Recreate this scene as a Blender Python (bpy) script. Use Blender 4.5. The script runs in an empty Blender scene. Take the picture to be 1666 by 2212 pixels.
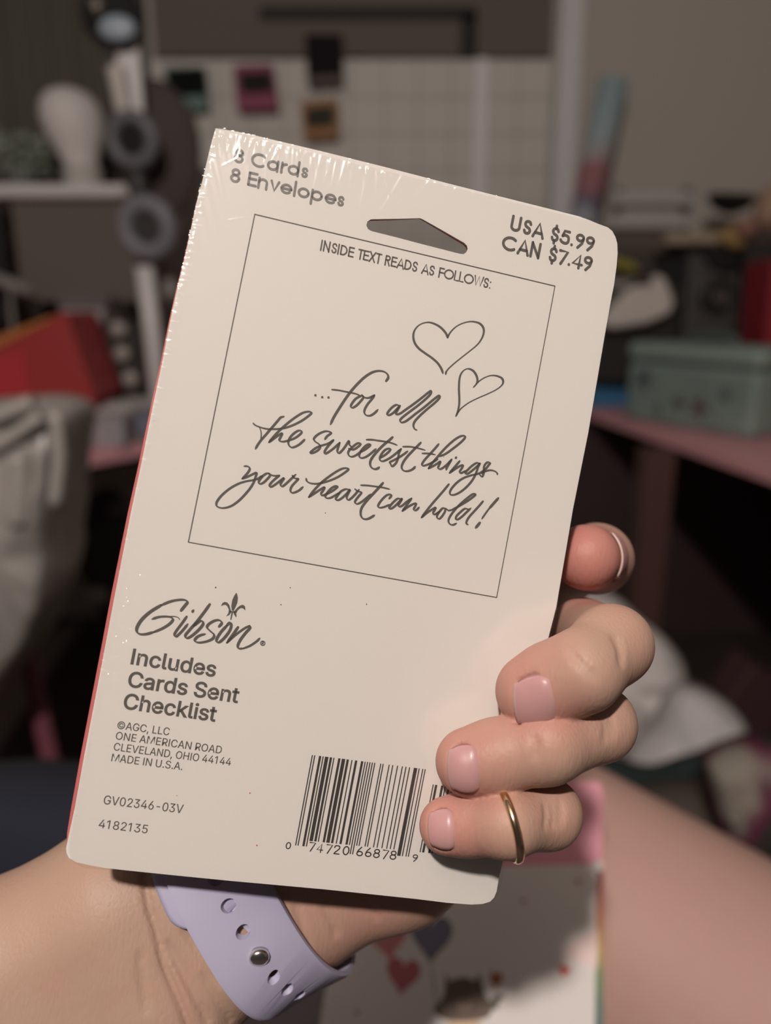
import bpy, bmesh, math, random
import numpy as np
from mathutils import Vector, Matrix

# ------------------------------------------------------------------ camera, light, exposure
SC = bpy.context.scene
COL = SC.collection
FPX, CX, CY = 1671.0, 833.0, 1106.0          # focal length and centre for the 1666x2212 frame
CAM = np.array([0.0, 0.0, 1.05])
PITCH = math.radians(15.0)
Rv = np.array([1.0, 0, 0]); Fv = np.array([0, math.cos(PITCH), -math.sin(PITCH)]); Uv = np.array([0, math.sin(PITCH), math.cos(PITCH)])
SC.view_settings.view_transform = 'Standard'
SC.view_settings.look = 'None'
SC.view_settings.gamma = 1.0
SC.view_settings.use_curve_mapping = False
SC.view_settings.exposure = 0.0
cd = bpy.data.cameras.new('camera'); cam = bpy.data.objects.new('camera', cd); COL.objects.link(cam)
cam.location = CAM; cam.rotation_euler = (math.pi/2 - PITCH, 0, 0)
cd.sensor_fit = 'VERTICAL'; cd.sensor_height = 24.0; cd.sensor_width = 24.0*1666/2212
cd.lens = 24.0*FPX/2212.0; cd.clip_start = 0.01; cd.clip_end = 50
cd.dof.use_dof = True; cd.dof.focus_distance = 0.1655; cd.dof.aperture_fstop = 4.8
SC.camera = cam
wd = bpy.data.worlds.new('world'); SC.world = wd; wd.use_nodes = True
wd.node_tree.nodes['Background'].inputs[0].default_value = (1.0, 0.90, 0.84, 1)
wd.node_tree.nodes['Background'].inputs[1].default_value = 0.035
ld = bpy.data.lights.new('ceiling_lamp', 'POINT'); lamp = bpy.data.objects.new('ceiling_lamp', ld); COL.objects.link(lamp)
lamp.location = (-0.25, -0.83, 2.128); ld.energy = 98; ld.shadow_soft_size = 0.038; ld.color = (1.0, 0.89, 0.815)

# ------------------------------------------------------------------ coordinates
def c2w(P):                                   # camera space (right, down, forward) -> world
    P = np.asarray(P, float)
    return CAM + P[..., 0:1]*Rv - P[..., 1:2]*Uv + P[..., 2:3]*Fv
def C(px, py, d):                             # point seen at (px,py) at forward distance d, camera space
    return np.array([(px-CX)/FPX*d, (py-CY)/FPX*d, d])
def ray(px, py):
    return Fv + (px-CX)/FPX*Rv - (py-CY)/FPX*Uv
def onY(px, py, Y):
    d = ray(px, py); return CAM + d*(Y/d[1])
def onZ(px, py, Z):
    d = ray(px, py); return CAM + d*((Z-CAM[2])/d[2])

# the held card: plane pose in camera space
CR = np.array([[0.9687236, -0.18746754, -0.16257463], [0.18269444, 0.98218624, -0.04396516], [0.16792061, 0.01288861, 0.98571626]])
CT = np.array([-0.03964355, -0.06352013, 0.15582779])
CNv = CR[:, 2]
def uv_of(p):
    p = np.asarray(p, float); d = np.stack([(p[..., 0]-CX)/FPX, (p[..., 1]-CY)/FPX, np.ones(p.shape[:-1])], -1)
    t = (CNv@CT)/(d@CNv); return ((d*t[..., None]-CT)@CR)[..., :2]
def card_depth(px, py):
    d = np.array([(px-CX)/FPX, (py-CY)/FPX, 1.0]); return (CNv@CT)/(d@CNv)
def card_w(uvw):                              # (u, v, w) -> world ; +w is towards the viewer
    q = np.asarray(uvw, float).copy(); q[..., 2] *= -1
    return c2w(q@CR.T + CT)

# ------------------------------------------------------------------ materials
def mat(name, col, rough=0.6, metal=0.0, spec=0.5, bump=0.0, bscale=200.0, sss=0.0, emit=None, noise=0.0, nscale=20.0, coat=0.0, alpha=1.0, trans=0.0):
    m = bpy.data.materials.new(name); m.use_nodes = True; nt = m.node_tree; b = nt.nodes['Principled BSDF']
    b.inputs['Base Color'].default_value = (*col, 1); b.inputs['Roughness'].default_value = rough
    b.inputs['Metallic'].default_value = metal; b.inputs['Specular IOR Level'].default_value = spec
    b.inputs['Coat Weight'].default_value = coat; b.inputs['Alpha'].default_value = alpha
    b.inputs['Transmission Weight'].default_value = trans
    if sss:
        b.inputs['Subsurface Weight'].default_value = sss; b.inputs['Subsurface Radius'].default_value = (1.0, 0.4, 0.25); b.inputs['Subsurface Scale'].default_value = 0.003
    tc = nt.nodes.new('ShaderNodeTexCoord')
    if bump:
        n = nt.nodes.new('ShaderNodeTexNoise'); n.inputs['Scale'].default_value = bscale; n.inputs['Detail'].default_value = 3
        bp = nt.nodes.new('ShaderNodeBump'); bp.inputs['Strength'].default_value = bump; bp.inputs['Distance'].default_value = 0.3/bscale
        nt.links.new(tc.outputs['Object'], n.inputs['Vector']); nt.links.new(n.outputs['Fac'], bp.inputs['Height']); nt.links.new(bp.outputs['Normal'], b.inputs['Normal'])
    if noise:
        n2 = nt.nodes.new('ShaderNodeTexNoise'); n2.inputs['Scale'].default_value = nscale; n2.inputs['Detail'].default_value = 2
        mx = nt.nodes.new('ShaderNodeMix'); mx.data_type = 'RGBA'
        mx.inputs['A'].default_value = (*[c*(1-noise) for c in col], 1); mx.inputs['B'].default_value = (*[min(1, c*(1+noise)) for c in col], 1)
        nt.links.new(tc.outputs['Object'], n2.inputs['Vector']); nt.links.new(n2.outputs['Fac'], mx.inputs['Factor']); nt.links.new(mx.outputs['Result'], b.inputs['Base Color'])
    return m

# ------------------------------------------------------------------ object helpers
def tag(o, label, cat, group=None, kind=None):
    o['label'] = label; o['category'] = cat
    if group: o['group'] = group
    if kind: o['kind'] = kind
    return o
def thing(name, label, cat, loc, group=None):
    o = bpy.data.objects.new(name, None); COL.objects.link(o); o.location = loc; o.empty_display_size = 0.02
    return tag(o, label, cat, group)
def wpos(o):
    p = np.zeros(3)
    while o is not None:
        p = p + np.array(o.location); o = o.parent
    return p
def mesh(name, V, F, m, parent=None, smooth=False, label=None):
    V = np.asarray(V, float)
    me = bpy.data.meshes.new(name)
    off = wpos(parent) if parent is not None else np.zeros(3)
    me.from_pydata((V-off).tolist(), [], [list(map(int, f)) for f in F]); me.validate(); me.update()
    for mm in (m if isinstance(m, (list, tuple)) else [m]): me.materials.append(mm)
    if smooth: me.polygons.foreach_set('use_smooth', [True]*len(me.polygons))
    o = bpy.data.objects.new(name, me); COL.objects.link(o)
    if parent is not None: o.parent = parent
    else:                                     # origin at the base of the mesh
        if len(V):
            b = np.array([(V[:, 0].min()+V[:, 0].max())/2, (V[:, 1].min()+V[:, 1].max())/2, V[:, 2].min()])
            me.transform(Matrix.Translation(Vector(-b))); o.location = b
    if label: o['label'] = label
    return o
class MB:                                     # collects shapes into one mesh
    def __init__(s): s.V = []; s.F = []
    def add(s, V, F):
        n = sum(len(v) for v in s.V); s.V.append(np.asarray(V, float)); s.F += [[i+n for i in f] for f in F]; return s
    def out(s, name, m, parent=None, smooth=False, bevel=0, sub=0, label=None):
        o = mesh(name, np.vstack(s.V), s.F, m, parent, smooth, label)
        if bevel:
            bm_ = o.modifiers.new('bevel', 'BEVEL'); bm_.width = bevel; bm_.segments = 3; bm_.limit_method = 'ANGLE'; bm_.angle_limit = math.radians(40)
        if sub:
            s_ = o.modifiers.new('sub', 'SUBSURF'); s_.levels = sub; s_.render_levels = sub
        return o
def rot3(rx=0, ry=0, rz=0):
    return np.array(Matrix.Rotation(rz, 3, 'Z') @ Matrix.Rotation(ry, 3, 'Y') @ Matrix.Rotation(rx, 3, 'X'))
def box(c, s, R=None):
    V = np.array([(x, y, z) for x in (-.5, .5) for y in (-.5, .5) for z in (-.5, .5)])*np.array(s)
    if R is not None: V = V@R.T
    return V+np.array(c), [(0, 1, 3, 2), (4, 6, 7, 5), (0, 4, 5, 1), (2, 3, 7, 6), (0, 2, 6, 4), (1, 5, 7, 3)]
def frame_of(a):
    a = a/np.linalg.norm(a); h = np.array([0, 0, 1.0]) if abs(a[2]) < .9 else np.array([1.0, 0, 0])
    x = np.cross(h, a); x /= np.linalg.norm(x); return x, np.cross(a, x), a
def lathe(p, axis, prof, n=28):               # prof: (radius, along)
    x, y, a = frame_of(np.asarray(axis, float)); V = []; F = []
    for r, t in prof:
        for i in range(n):
            th = 2*math.pi*i/n; V.append(np.asarray(p)+a*t+r*(math.cos(th)*x+math.sin(th)*y))
    for k in range(len(prof)-1):
        for i in range(n):
            j = (i+1) % n; F.append((k*n+i, k*n+j, (k+1)*n+j, (k+1)*n+i))
    F.append(tuple(reversed(range(n)))); F.append(tuple((len(prof)-1)*n+i for i in range(n)))
    return np.array(V), F
def cyl(p, q, r, r2=None, n=24):
    p = np.asarray(p, float); q = np.asarray(q, float); L = np.linalg.norm(q-p)
    return lathe(p, q-p, [(r, 0), (r if r2 is None else r2, L)], n)
def torus(c, axis, R, r, n=36, k=12):
    x, y, a = frame_of(np.asarray(axis, float)); V = []; F = []
    for i in range(n):
        t = 2*math.pi*i/n; d = math.cos(t)*x+math.sin(t)*y
        for j in range(k):
            s = 2*math.pi*j/k; V.append(np.asarray(c)+d*(R+r*math.cos(s))+a*r*math.sin(s))
    for i in range(n):
        for j in range(k):
            F.append((i*k+j, ((i+1) % n)*k+j, ((i+1) % n)*k+(j+1) % k, i*k+(j+1) % k))
    return np.array(V), F
def tube(pts, r, n=14):
    pts = [np.asarray(p, float) for p in pts]; V = []; F = []
    for i, p in enumerate(pts):
        a = pts[min(i+1, len(pts)-1)]-pts[max(i-1, 0)]; x, y, _ = frame_of(a); rr = r[i] if hasattr(r, '__len__') else r
        for j in range(n):
            t = 2*math.pi*j/n; V.append(p+rr*(math.cos(t)*x+math.sin(t)*y))
    for i in range(len(pts)-1):
        for j in range(n):
            F.append((i*n+j, i*n+(j+1) % n, (i+1)*n+(j+1) % n, (i+1)*n+j))
    F.append(tuple(reversed(range(n)))); F.append(tuple((len(pts)-1)*n+j for j in range(n)))
    return np.array(V), F
def prism(P, n, th):                          # polygon P (world points), pushed back along n by th
    P = np.asarray(P, float); n = np.asarray(n, float); k = len(P)
    V = np.vstack([P, P+n*th]); F = [tuple(range(k)), tuple(reversed(range(k, 2*k)))]
    F += [(i, k+i, k+(i+1) % k, (i+1) % k) for i in range(k)]
    return V, F
def ybox(x0, y0, x1, y1, Y, th):              # upright box whose front shows between two picture corners at distance Y
    a = onY(x0, y0, Y); b = onY(x1, y1, Y)
    return box(((a[0]+b[0])/2, Y+th/2, (a[2]+b[2])/2), (abs(b[0]-a[0]), th, abs(a[2]-b[2])))
def spline(pts, step=None, per=6):            # Catmull-Rom through points
    P = np.asarray(pts, float)
    if len(P) < 3: return np.array([P[0]+(P[-1]-P[0])*t for t in np.linspace(0, 1, 4)])
    Q = np.vstack([2*P[0]-P[1], P, 2*P[-1]-P[-2]]); out = []
    for i in range(1, len(Q)-2):
        for k in range(per):
            t = k/per; a, b, c, d = Q[i-1], Q[i], Q[i+1], Q[i+2]
            out.append(.5*((2*b)+(c-a)*t+(2*a-5*b+4*c-d)*t*t+(3*b-a-3*c+d)*t**3))
    out.append(P[-1]); return np.array(out)
def blob(c, r, seed=0, amp=0.2, freq=3.0, n=3, flat=None):
    bm = bmesh.new(); bmesh.ops.create_icosphere(bm, subdivisions=n, radius=1.0)
    from mathutils import noise as NZ
    V = []
    for v in bm.verts:
        k = 1+amp*NZ.fractal(v.co*freq*.5+Vector((seed*7.3, seed*1.7, seed*3.1)), 1.0, 2.0, 3)
        p = np.array(v.co)*k*np.array(r)
        if flat is not None: p[2] = max(p[2], flat)
        V.append(p+np.array(c))
    F = [[v.index for v in f.verts] for f in bm.faces]; bm.free(); return np.array(V), F
def filled(contours, th, offset=0.0):          # 2D contours (holes allowed) -> flat verts, faces with thickness th
    allp = np.vstack([np.asarray(c, float) for c in contours]); ctr = allp.mean(0); K = 20.0/max(1e-9, np.ptp(allp, axis=0).max())
    cu = bpy.data.curves.new('fill', 'CURVE'); cu.dimensions = '2D'; cu.fill_mode = 'BOTH'; cu.extrude = th*K/2; cu.offset = offset*K
    for c in contours:
        s = cu.splines.new('POLY'); s.points.add(len(c)-1); s.use_cyclic_u = True
        for p, q in zip(s.points, c): p.co = ((q[0]-ctr[0])*K, (q[1]-ctr[1])*K, 0, 1)
    o = bpy.data.objects.new('fill', cu); COL.objects.link(o)
    dg = bpy.context.evaluated_depsgraph_get(); dg.update(); me = o.evaluated_get(dg).to_mesh()
    V = np.array([v.co[:] for v in me.vertices])/K; F = [list(p.vertices) for p in me.polygons]
    o.evaluated_get(dg).to_mesh_clear(); bpy.data.objects.remove(o); bpy.data.curves.remove(cu)
    V[:, :2] += ctr
    return V, F
SKIN_BASE = (.445, .298, .225)
SKIN_TIP = (.49, .195, .165)
NAIL_BED = (.50, .275, .27)
LEG_BASE = (.53, .35, .30)
LEG_TIP = (.53, .30, .26)
GLYPHS = ''', 188 38,-119;68,71;137,71;84,-119
- 453 337,244;337,188;114,188;114,244
. 188 95,-4;86,-4;78,-1;70,3;63,9;57,16;53,24;50,32;50,41;50,50;53,59;57,66;63,73;70,79;78,83;86,86;95,87;104,86;113,83;121,79;128,73;134,66;138,59;140,50;141,41;140,32;138,24;134,16;128,9;121,3;113,-1;104,-4
0 453 227,-7;199,-5;174,1;151,11;130,24;111,41;95,62;80,86;69,113;60,144;53,178;49,214;48,254;49,294;53,330;60,364;69,395;81,422;95,447;112,467;130,484;151,498;174,508;200,514;227,516;254,514;279,508;302,498;323,484;342,467;358,447;372,422;384,395;393,364;400,330;404,294;405,254;404,214;400,178;393,144;384,113;373,86;359,62;342,41;323,24;302,11;279,1;254,-5|227,50;245,51;261,56;276,63;290,74;303,87;313,103;323,122;330,144;336,168;340,194;343,223;344,254;343,285;340,314;336,341;330,365;323,387;313,405;303,422;290,435;276,446;261,453;245,458;227,460;209,458;192,453;177,446;163,435;151,422;140,405;131,387;123,365;117,341;113,314;110,285;109,254;110,223;113,194;117,168;123,144;131,122;140,103;151,87;163,74;177,63;192,56;209,51
1 453 76,0;76,55;391,55;391,0|276,509;276,0;212,0;212,448;209,448;86,358;86,427;198,509
2 453 64,0;64,47;234,229;248,243;261,257;272,270;282,282;291,294;299,305;305,316;311,327;315,337;318,348;320,360;320,371;319,385;317,397;313,408;308,419;301,428;293,436;283,443;273,449;262,454;250,457;237,459;224,460;209,459;196,457;184,453;172,447;162,441;153,433;145,424;139,413;134,402;130,390;128,376;127,362;66,362;67,384;71,405;77,424;86,442;98,459;111,473;126,486;143,496;162,505;182,511;203,514;225,516;247,514;268,511;288,505;306,497;323,486;337,474;350,461;361,445;370,428;376,411;380,392;381,372;380,358;378,345;375,331;371,318;365,304;357,290;347,275;336,259;322,241;306,223;288,202;267,180;153,60;153,57;389,57;389,0
3 453 218,-7;195,-6;173,-3;152,2;133,10;114,19;98,30;83,43;70,57;60,74;52,91;46,111;44,132;109,132;111,119;115,107;120,97;126,87;134,78;144,71;154,64;165,59;178,55;191,52;204,50;219,50;234,51;248,53;262,56;275,61;287,67;297,74;307,83;315,93;321,104;325,116;328,130;329,145;328,158;326,172;322,184;316,196;308,207;299,217;288,226;275,234;260,240;242,244;223,247;201,248;157,248;157,299;288,448;288,452;70,452;70,509;372,509;372,461;211,278;211,289;239,290;264,288;287,284;308,276;327,265;344,253;359,239;371,222;381,205;387,186;392,166;393,145;392,123;387,103;380,84;370,66;358,50;344,36;327,23;309,12;288,4;266,-2;243,-6
4 453 40,105;40,158;247,509;311,509;109,166;109,163;413,163;413,105|282,0;282,121;282,146;282,318;343,318;343,0
5 453 221,-7;199,-6;178,-2;159,3;140,11;123,21;108,32;94,45;83,60;73,76;66,93;62,111;60,130;122,130;124,119;127,108;132,98;138,89;145,80;154,73;163,66;173,60;184,56;196,52;208,50;221,50;236,51;250,53;264,58;276,64;288,72;298,82;307,92;314,104;320,117;324,131;327,146;328,162;327,178;324,193;320,208;314,221;306,233;297,244;286,254;275,262;262,269;248,273;233,276;218,277;205,276;192,275;180,272;167,268;156,264;145,258;136,252;128,246;67,253;96,509;366,509;366,452;151,452;134,301;136,301;145,308;155,315;166,320;178,325;190,329;203,331;216,333;229,334;247,333;263,330;279,326;294,321;308,314;321,306;334,296;345,285;355,273;364,260;372,246;379,231;384,215;388,199;390,181;391,163;390,139;385,117;379,95;369,76;357,57;343,41;327,27;309,15;289,6;268,-1;245,-5
6 453 226,-7;203,-5;182,-1;161,5;142,15;125,26;109,40;96,56;84,74;75,94;69,115;65,138;64,162;65,180;68,199;73,219;80,239;89,261;102,285;118,311;137,340;252,509;322,509;151,261;145,261;149,268;154,275;159,281;165,288;172,293;179,299;187,303;196,307;205,310;214,312;224,314;235,314;257,313;278,309;298,303;316,295;332,284;346,271;359,257;370,240;378,221;384,201;388,180;389,157;388,134;384,112;377,92;368,73;356,55;343,39;327,26;310,14;291,5;271,-2;249,-6|226,48;241,49;254,52;267,56;279,63;289,70;299,79;307,90;314,101;320,114;324,128;327,142;327,157;327,173;324,187;320,201;314,213;307,225;299,235;289,244;279,251;267,258;254,262;241,264;226,265;212,264;198,262;186,258;174,252;163,244;153,235;145,225;138,214;132,201;128,188;126,174;125,158;126,143;128,128;132,114;138,102;145,90;153,79;163,70;174,63;186,56;198,52;212,49
8 453 226,-7;201,-6;178,-2;156,3;136,11;117,21;101,33;86,47;74,62;64,78;57,96;53,115;52,135;53,151;55,166;59,181;65,195;72,208;81,220;90,231;101,241;113,249;125,256;139,261;153,265;153,267;135,273;119,282;105,293;93,308;83,324;76,342;72,360;70,380;72,399;75,417;82,434;90,450;101,464;114,477;129,488;146,498;164,506;184,511;204,514;226,516;248,514;269,511;288,506;306,498;323,488;337,477;350,464;361,450;370,434;377,417;380,399;382,380;380,361;376,342;369,324;359,308;347,293;333,282;318,273;300,267;300,265;314,261;327,256;339,249;351,241;362,231;372,220;380,208;387,195;393,181;397,166;400,151;401,135;399,115;395,96;388,78;378,62;366,47;352,33;335,21;317,11;296,3;275,-2;251,-6|226,49;243,50;258,52;272,55;285,60;296,66;307,74;315,82;323,91;329,102;333,113;336,126;337,139;336,152;333,165;329,177;322,189;314,199;305,208;295,216;283,223;270,228;256,232;242,234;226,235;211,234;196,232;182,228;169,223;157,216;147,208;138,199;130,189;123,177;119,165;116,152;115,139;116,126;119,113;123,102;129,91;136,82;145,74;156,66;167,60;180,55;195,52;210,50|226,290;239,290;252,292;263,296;274,300;284,306;293,313;300,321;307,330;312,341;316,351;318,363;319,376;318,388;316,399;313,410;308,420;301,429;294,437;285,444;275,449;264,454;252,457;240,459;226,460;213,459;200,457;188,454;177,449;167,444;159,437;151,429;145,420;139,410;136,399;134,388;133,376;134,363;136,351;139,341;145,330;151,321;159,313;168,306;178,300;189,296;201,292;213,290
A 480 16,0;201,509;276,509;463,0;395,0;287,302;282,317;276,334;270,352;264,372;257,394;250,420;241,447;232,478;245,478;236,447;228,419;220,393;213,371;206,351;201,333;195,317;191,302;85,0|110,142;110,199;370,199;370,142
C 510 267,-7;235,-5;205,1;177,11;150,25;126,42;104,63;86,88;70,115;57,146;48,179;42,215;40,254;42,293;48,329;57,362;70,393;86,421;104,445;126,466;150,484;177,498;205,508;235,514;267,516;286,515;305,513;323,509;340,504;357,498;373,490;388,481;402,471;415,460;427,447;438,433;448,418;456,402;463,385;469,367;473,348;408,348;405,361;401,373;395,384;389,395;382,404;375,413;366,421;357,428;348,435;337,440;327,445;315,449;304,452;292,454;280,455;267,456;245,454;223,450;203,443;184,432;166,419;150,403;137,385;125,364;116,340;109,314;105,285;103,254;105,223;109,194;116,168;125,145;137,123;151,105;166,89;184,76;203,66;223,59;245,54;267,53;280,53;292,55;304,57;315,60;327,64;337,69;348,74;357,81;366,88;375,96;382,105;389,114;395,125;401,136;405,148;408,160;473,160;469,142;463,124;457,107;448,91;438,76;428,62;416,49;402,38;388,28;373,19;357,11;341,5;323,0;305,-4;286,-6
D 502 219,0;96,0;96,57;215,57;244,58;272,63;296,70;318,81;337,94;354,110;368,128;379,149;388,172;394,198;398,226;399,255;398,285;394,312;388,337;379,361;368,381;354,399;338,415;320,428;299,438;275,446;249,450;221,452;93,452;93,509;225,509;261,507;294,501;325,492;353,478;377,461;399,441;418,418;433,391;446,361;455,329;460,293;462,255;460,217;455,181;446,149;433,119;417,92;398,68;376,48;351,31;322,17;291,8;256,2|125,509;125,0;60,0;60,509
E 419 60,0;60,509;372,509;372,452;125,452;125,286;355,286;355,229;125,229;125,57;375,57;375,0
G 520 269,-7;236,-5;205,1;176,11;149,25;125,43;104,64;85,88;69,116;57,146;47,179;42,215;40,254;42,293;47,329;57,362;69,393;85,421;103,445;125,466;149,484;175,498;203,508;233,514;265,516;285,515;304,513;322,509;340,504;358,497;374,489;389,480;403,469;416,458;429,445;439,431;449,416;458,401;465,384;470,367;474,349;408,349;404,361;399,372;393,383;387,393;380,403;373,411;365,420;356,427;347,434;337,439;326,444;315,448;304,452;291,454;279,455;265,456;243,454;222,450;202,443;183,432;166,419;150,404;137,385;125,364;116,340;109,314;105,285;103,254;105,223;109,194;116,168;125,145;137,124;151,105;166,90;184,76;203,66;224,59;246,54;269,53;290,54;309,57;328,63;345,71;360,81;374,93;386,107;396,123;404,141;410,160;414,180;415,202;434,199;283,199;283,256;478,256;478,200;476,170;471,141;463,115;451,91;436,69;419,50;399,33;377,19;352,8;326,0;298,-5
H 517 60,0;60,509;125,509;125,289;392,289;392,509;457,509;457,0;392,0;392,232;125,232;125,0
I 301 31,0;31,57;118,57;118,452;31,452;31,509;269,509;269,452;183,452;183,57;269,57;269,0
L 393 60,0;60,509;125,509;125,57;361,57;361,0
M 628 60,0;60,509;152,509;277,187;287,159;299,123;311,84;322,49;307,49;318,83;330,121;342,158;352,187;476,509;568,509;568,0;504,0;504,291;504,327;505,369;506,413;507,457;513,457;509,445;505,433;502,421;498,409;482,363;467,322;456,291;342,0;286,0;170,291;159,321;145,361;129,408;112,457;119,457;120,416;121,372;122,328;122,291;122,0
N 523 60,0;60,509;136,509;343,183;347,176;352,169;357,160;363,151;369,141;375,130;381,119;388,107;394,94;401,82;407,68;414,55;405,54;403,68;402,81;401,95;401,108;400,121;400,134;399,146;399,157;399,195;399,509;463,509;463,0;387,0;202,290;177,331;171,342;164,354;156,367;148,381;108,452;119,454;122,384;124,328;125,291;125,0
O 533 267,-7;235,-5;205,1;177,11;150,25;126,42;105,63;86,88;70,115;57,146;48,179;42,215;40,254;42,293;48,329;57,362;70,393;86,421;105,445;126,466;150,484;177,498;205,508;235,514;267,516;299,514;329,508;357,498;384,484;408,466;429,445;448,421;464,393;477,362;486,329;491,293;493,254;491,215;486,179;477,146;464,115;448,88;429,63;408,42;384,25;357,11;329,1;299,-5|267,53;289,54;310,59;330,66;349,76;367,89;383,105;396,123;408,144;418,168;425,194;429,223;430,254;429,286;425,314;418,341;408,365;396,386;383,404;367,420;349,433;330,443;310,450;289,454;267,456;245,454;223,450;203,443;184,433;167,420;151,404;137,385;125,364;116,340;109,314;105,285;103,254;105,223;109,194;116,168;125,144;137,123;151,105;167,89;184,76;203,66;223,59;245,54
R 449 60,0;60,509;236,509;264,507;290,504;313,497;333,489;351,478;367,465;380,450;390,433;399,415;405,395;408,374;409,352;408,330;405,309;399,290;390,271;380,255;367,240;351,228;333,217;312,209;289,203;264,199;236,198;96,198;96,255;234,255;252,256;269,258;284,262;298,267;309,273;319,281;327,290;334,300;339,312;342,324;344,338;345,352;344,367;342,380;339,393;334,405;327,415;319,425;309,433;298,440;284,445;269,449;252,451;233,452;125,452;125,0|353,0;230,229;303,229;428,0
S 447 224,-9;197,-8;172,-4;149,1;128,9;108,19;91,31;76,45;64,60;54,77;46,96;41,115;38,137;104,137;107,123;110,110;116,98;123,88;132,79;142,71;154,64;166,59;180,55;194,52;209,50;224,49;241,50;257,52;272,55;286,60;299,66;311,74;321,82;329,92;336,102;341,114;345,126;346,139;345,151;342,161;338,171;332,179;325,186;316,193;307,199;296,205;284,209;272,214;259,218;245,222;184,239;154,249;128,260;105,274;86,289;71,307;60,326;54,348;52,372;53,393;58,413;65,431;75,448;87,463;102,476;119,488;138,498;158,506;180,511;203,514;227,516;252,514;275,511;296,505;316,498;334,488;351,476;365,463;377,449;387,433;394,415;399,397;401,378;337,378;334,396;326,412;316,426;302,437;286,447;267,453;247,457;225,459;209,458;194,456;180,452;167,448;156,442;145,435;136,427;129,418;123,409;118,398;116,387;115,376;116,363;119,352;124,342;131,334;139,326;148,319;158,313;169,308;180,304;191,300;202,296;212,293;264,279;276,276;287,272;299,268;312,264;324,258;336,252;347,245;359,238;369,229;379,220;387,209;395,198;401,185;405,171;407,155;408,139;407,118;403,99;396,81;386,64;374,48;360,34;343,21;323,11;302,2;278,-4;252,-8
U 517 259,-8;230,-7;203,-2;177,5;154,15;133,28;114,43;98,60;85,80;74,101;66,124;62,148;60,173;60,509;124,509;124,178;125,160;128,144;133,128;141,113;150,99;160,87;173,77;187,68;203,61;220,56;239,53;259,52;279,53;298,56;315,61;331,68;345,77;357,87;368,99;377,113;384,128;389,144;392,160;393,178;393,509;457,509;457,173;456,148;451,124;443,101;433,80;419,60;403,43;384,28;363,15;340,5;315,-2;288,-7
V 480 204,0;16,509;84,509;192,206;197,192;203,176;209,158;215,137;222,115;230,89;239,61;248,31;235,31;244,62;252,90;260,115;267,138;274,158;279,176;285,192;290,206;395,509;463,509;278,0
a 389 160,-9;142,-8;126,-5;110,-1;94,5;80,12;68,22;57,32;48,45;40,58;35,73;31,90;30,108;31,123;34,138;38,150;43,161;50,171;58,179;67,187;78,193;89,199;100,203;112,207;125,211;138,213;152,216;165,218;178,220;234,227;244,228;252,230;259,232;265,235;270,238;273,243;275,248;276,255;276,257;275,268;273,279;271,288;267,297;262,304;256,311;248,317;240,322;230,326;220,329;208,330;196,331;183,330;171,329;159,326;149,322;140,318;132,313;124,307;118,301;112,294;107,288;103,281;100,274;41,291;48,308;57,322;67,335;79,346;91,355;104,364;118,370;133,375;148,379;163,382;179,384;194,384;204,384;215,383;227,382;239,379;251,376;263,372;275,367;286,360;296,353;306,343;315,333;322,320;329,306;333,290;336,272;337,251;337,0;277,0;277,52;272,52;269,45;264,38;258,32;252,25;244,18;236,12;226,6;215,1;203,-3;190,-6;176,-8|170,45;187,46;202,49;216,53;228,59;239,66;248,74;257,83;263,93;269,104;272,115;275,126;276,138;276,190;273,188;270,186;265,184;259,182;253,180;246,179;239,177;231,176;200,171;175,168;165,166;154,164;144,162;134,159;125,155;117,150;110,145;103,139;98,132;95,124;93,115;92,105;92,95;94,87;98,79;102,72;107,66;114,61;121,56;130,52;139,49;149,47;159,46
c 396 207,-8;182,-7;159,-2;137,6;117,16;98,30;82,46;68,64;56,85;46,108;40,133;36,159;34,187;36,216;40,243;46,268;56,291;68,312;82,330;98,346;117,360;137,371;159,378;182,383;207,384;221,384;234,383;247,380;260,377;272,373;284,368;295,362;305,356;315,349;324,341;332,332;340,322;347,312;353,301;358,289;362,277;303,262;301,269;298,276;294,283;290,289;286,295;281,301;276,306;270,311;264,315;257,319;250,322;242,325;234,327;226,329;217,329;207,330;189,329;173,325;158,319;145,310;134,300;124,287;115,274;108,258;103,242;99,224;97,206;96,187;97,169;99,151;103,134;108,117;115,102;124,89;134,76;145,66;158,57;173,51;189,48;207,46;217,47;226,48;234,49;243,52;250,54;258,58;264,62;271,66;277,71;282,76;287,82;292,89;296,95;299,102;302,110;304,117;363,102;359,90;354,78;348,67;341,56;334,46;325,37;316,29;306,21;296,15;285,9;273,4;261,-1;248,-4;235,-6;221,-8
d 424 195,-8;172,-7;151,-2;130,5;111,16;94,29;79,45;66,64;55,84;46,108;39,133;35,160;34,189;35,218;39,245;46,270;55,293;66,313;79,332;95,347;112,361;131,371;151,378;173,383;196,384;213,384;228,381;241,378;253,373;263,367;272,360;280,353;287,346;293,338;298,331;303,325;306,319;311,319;311,509;372,509;372,0;313,0;313,59;307,59;303,53;298,46;293,39;287,31;280,24;272,17;263,10;252,4;241,-1;227,-5;212,-7|205,47;221,48;236,51;250,57;263,65;274,75;284,86;293,100;299,115;305,132;309,150;311,169;312,189;311,210;309,229;305,247;300,263;293,278;284,291;275,302;263,312;251,320;237,325;221,329;205,330;187,329;172,325;157,319;145,311;133,301;124,290;115,276;108,261;103,245;99,227;97,209;96,189;97,170;99,151;103,133;109,117;115,101;124,88;134,76;145,66;158,57;172,51;188,48
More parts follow.
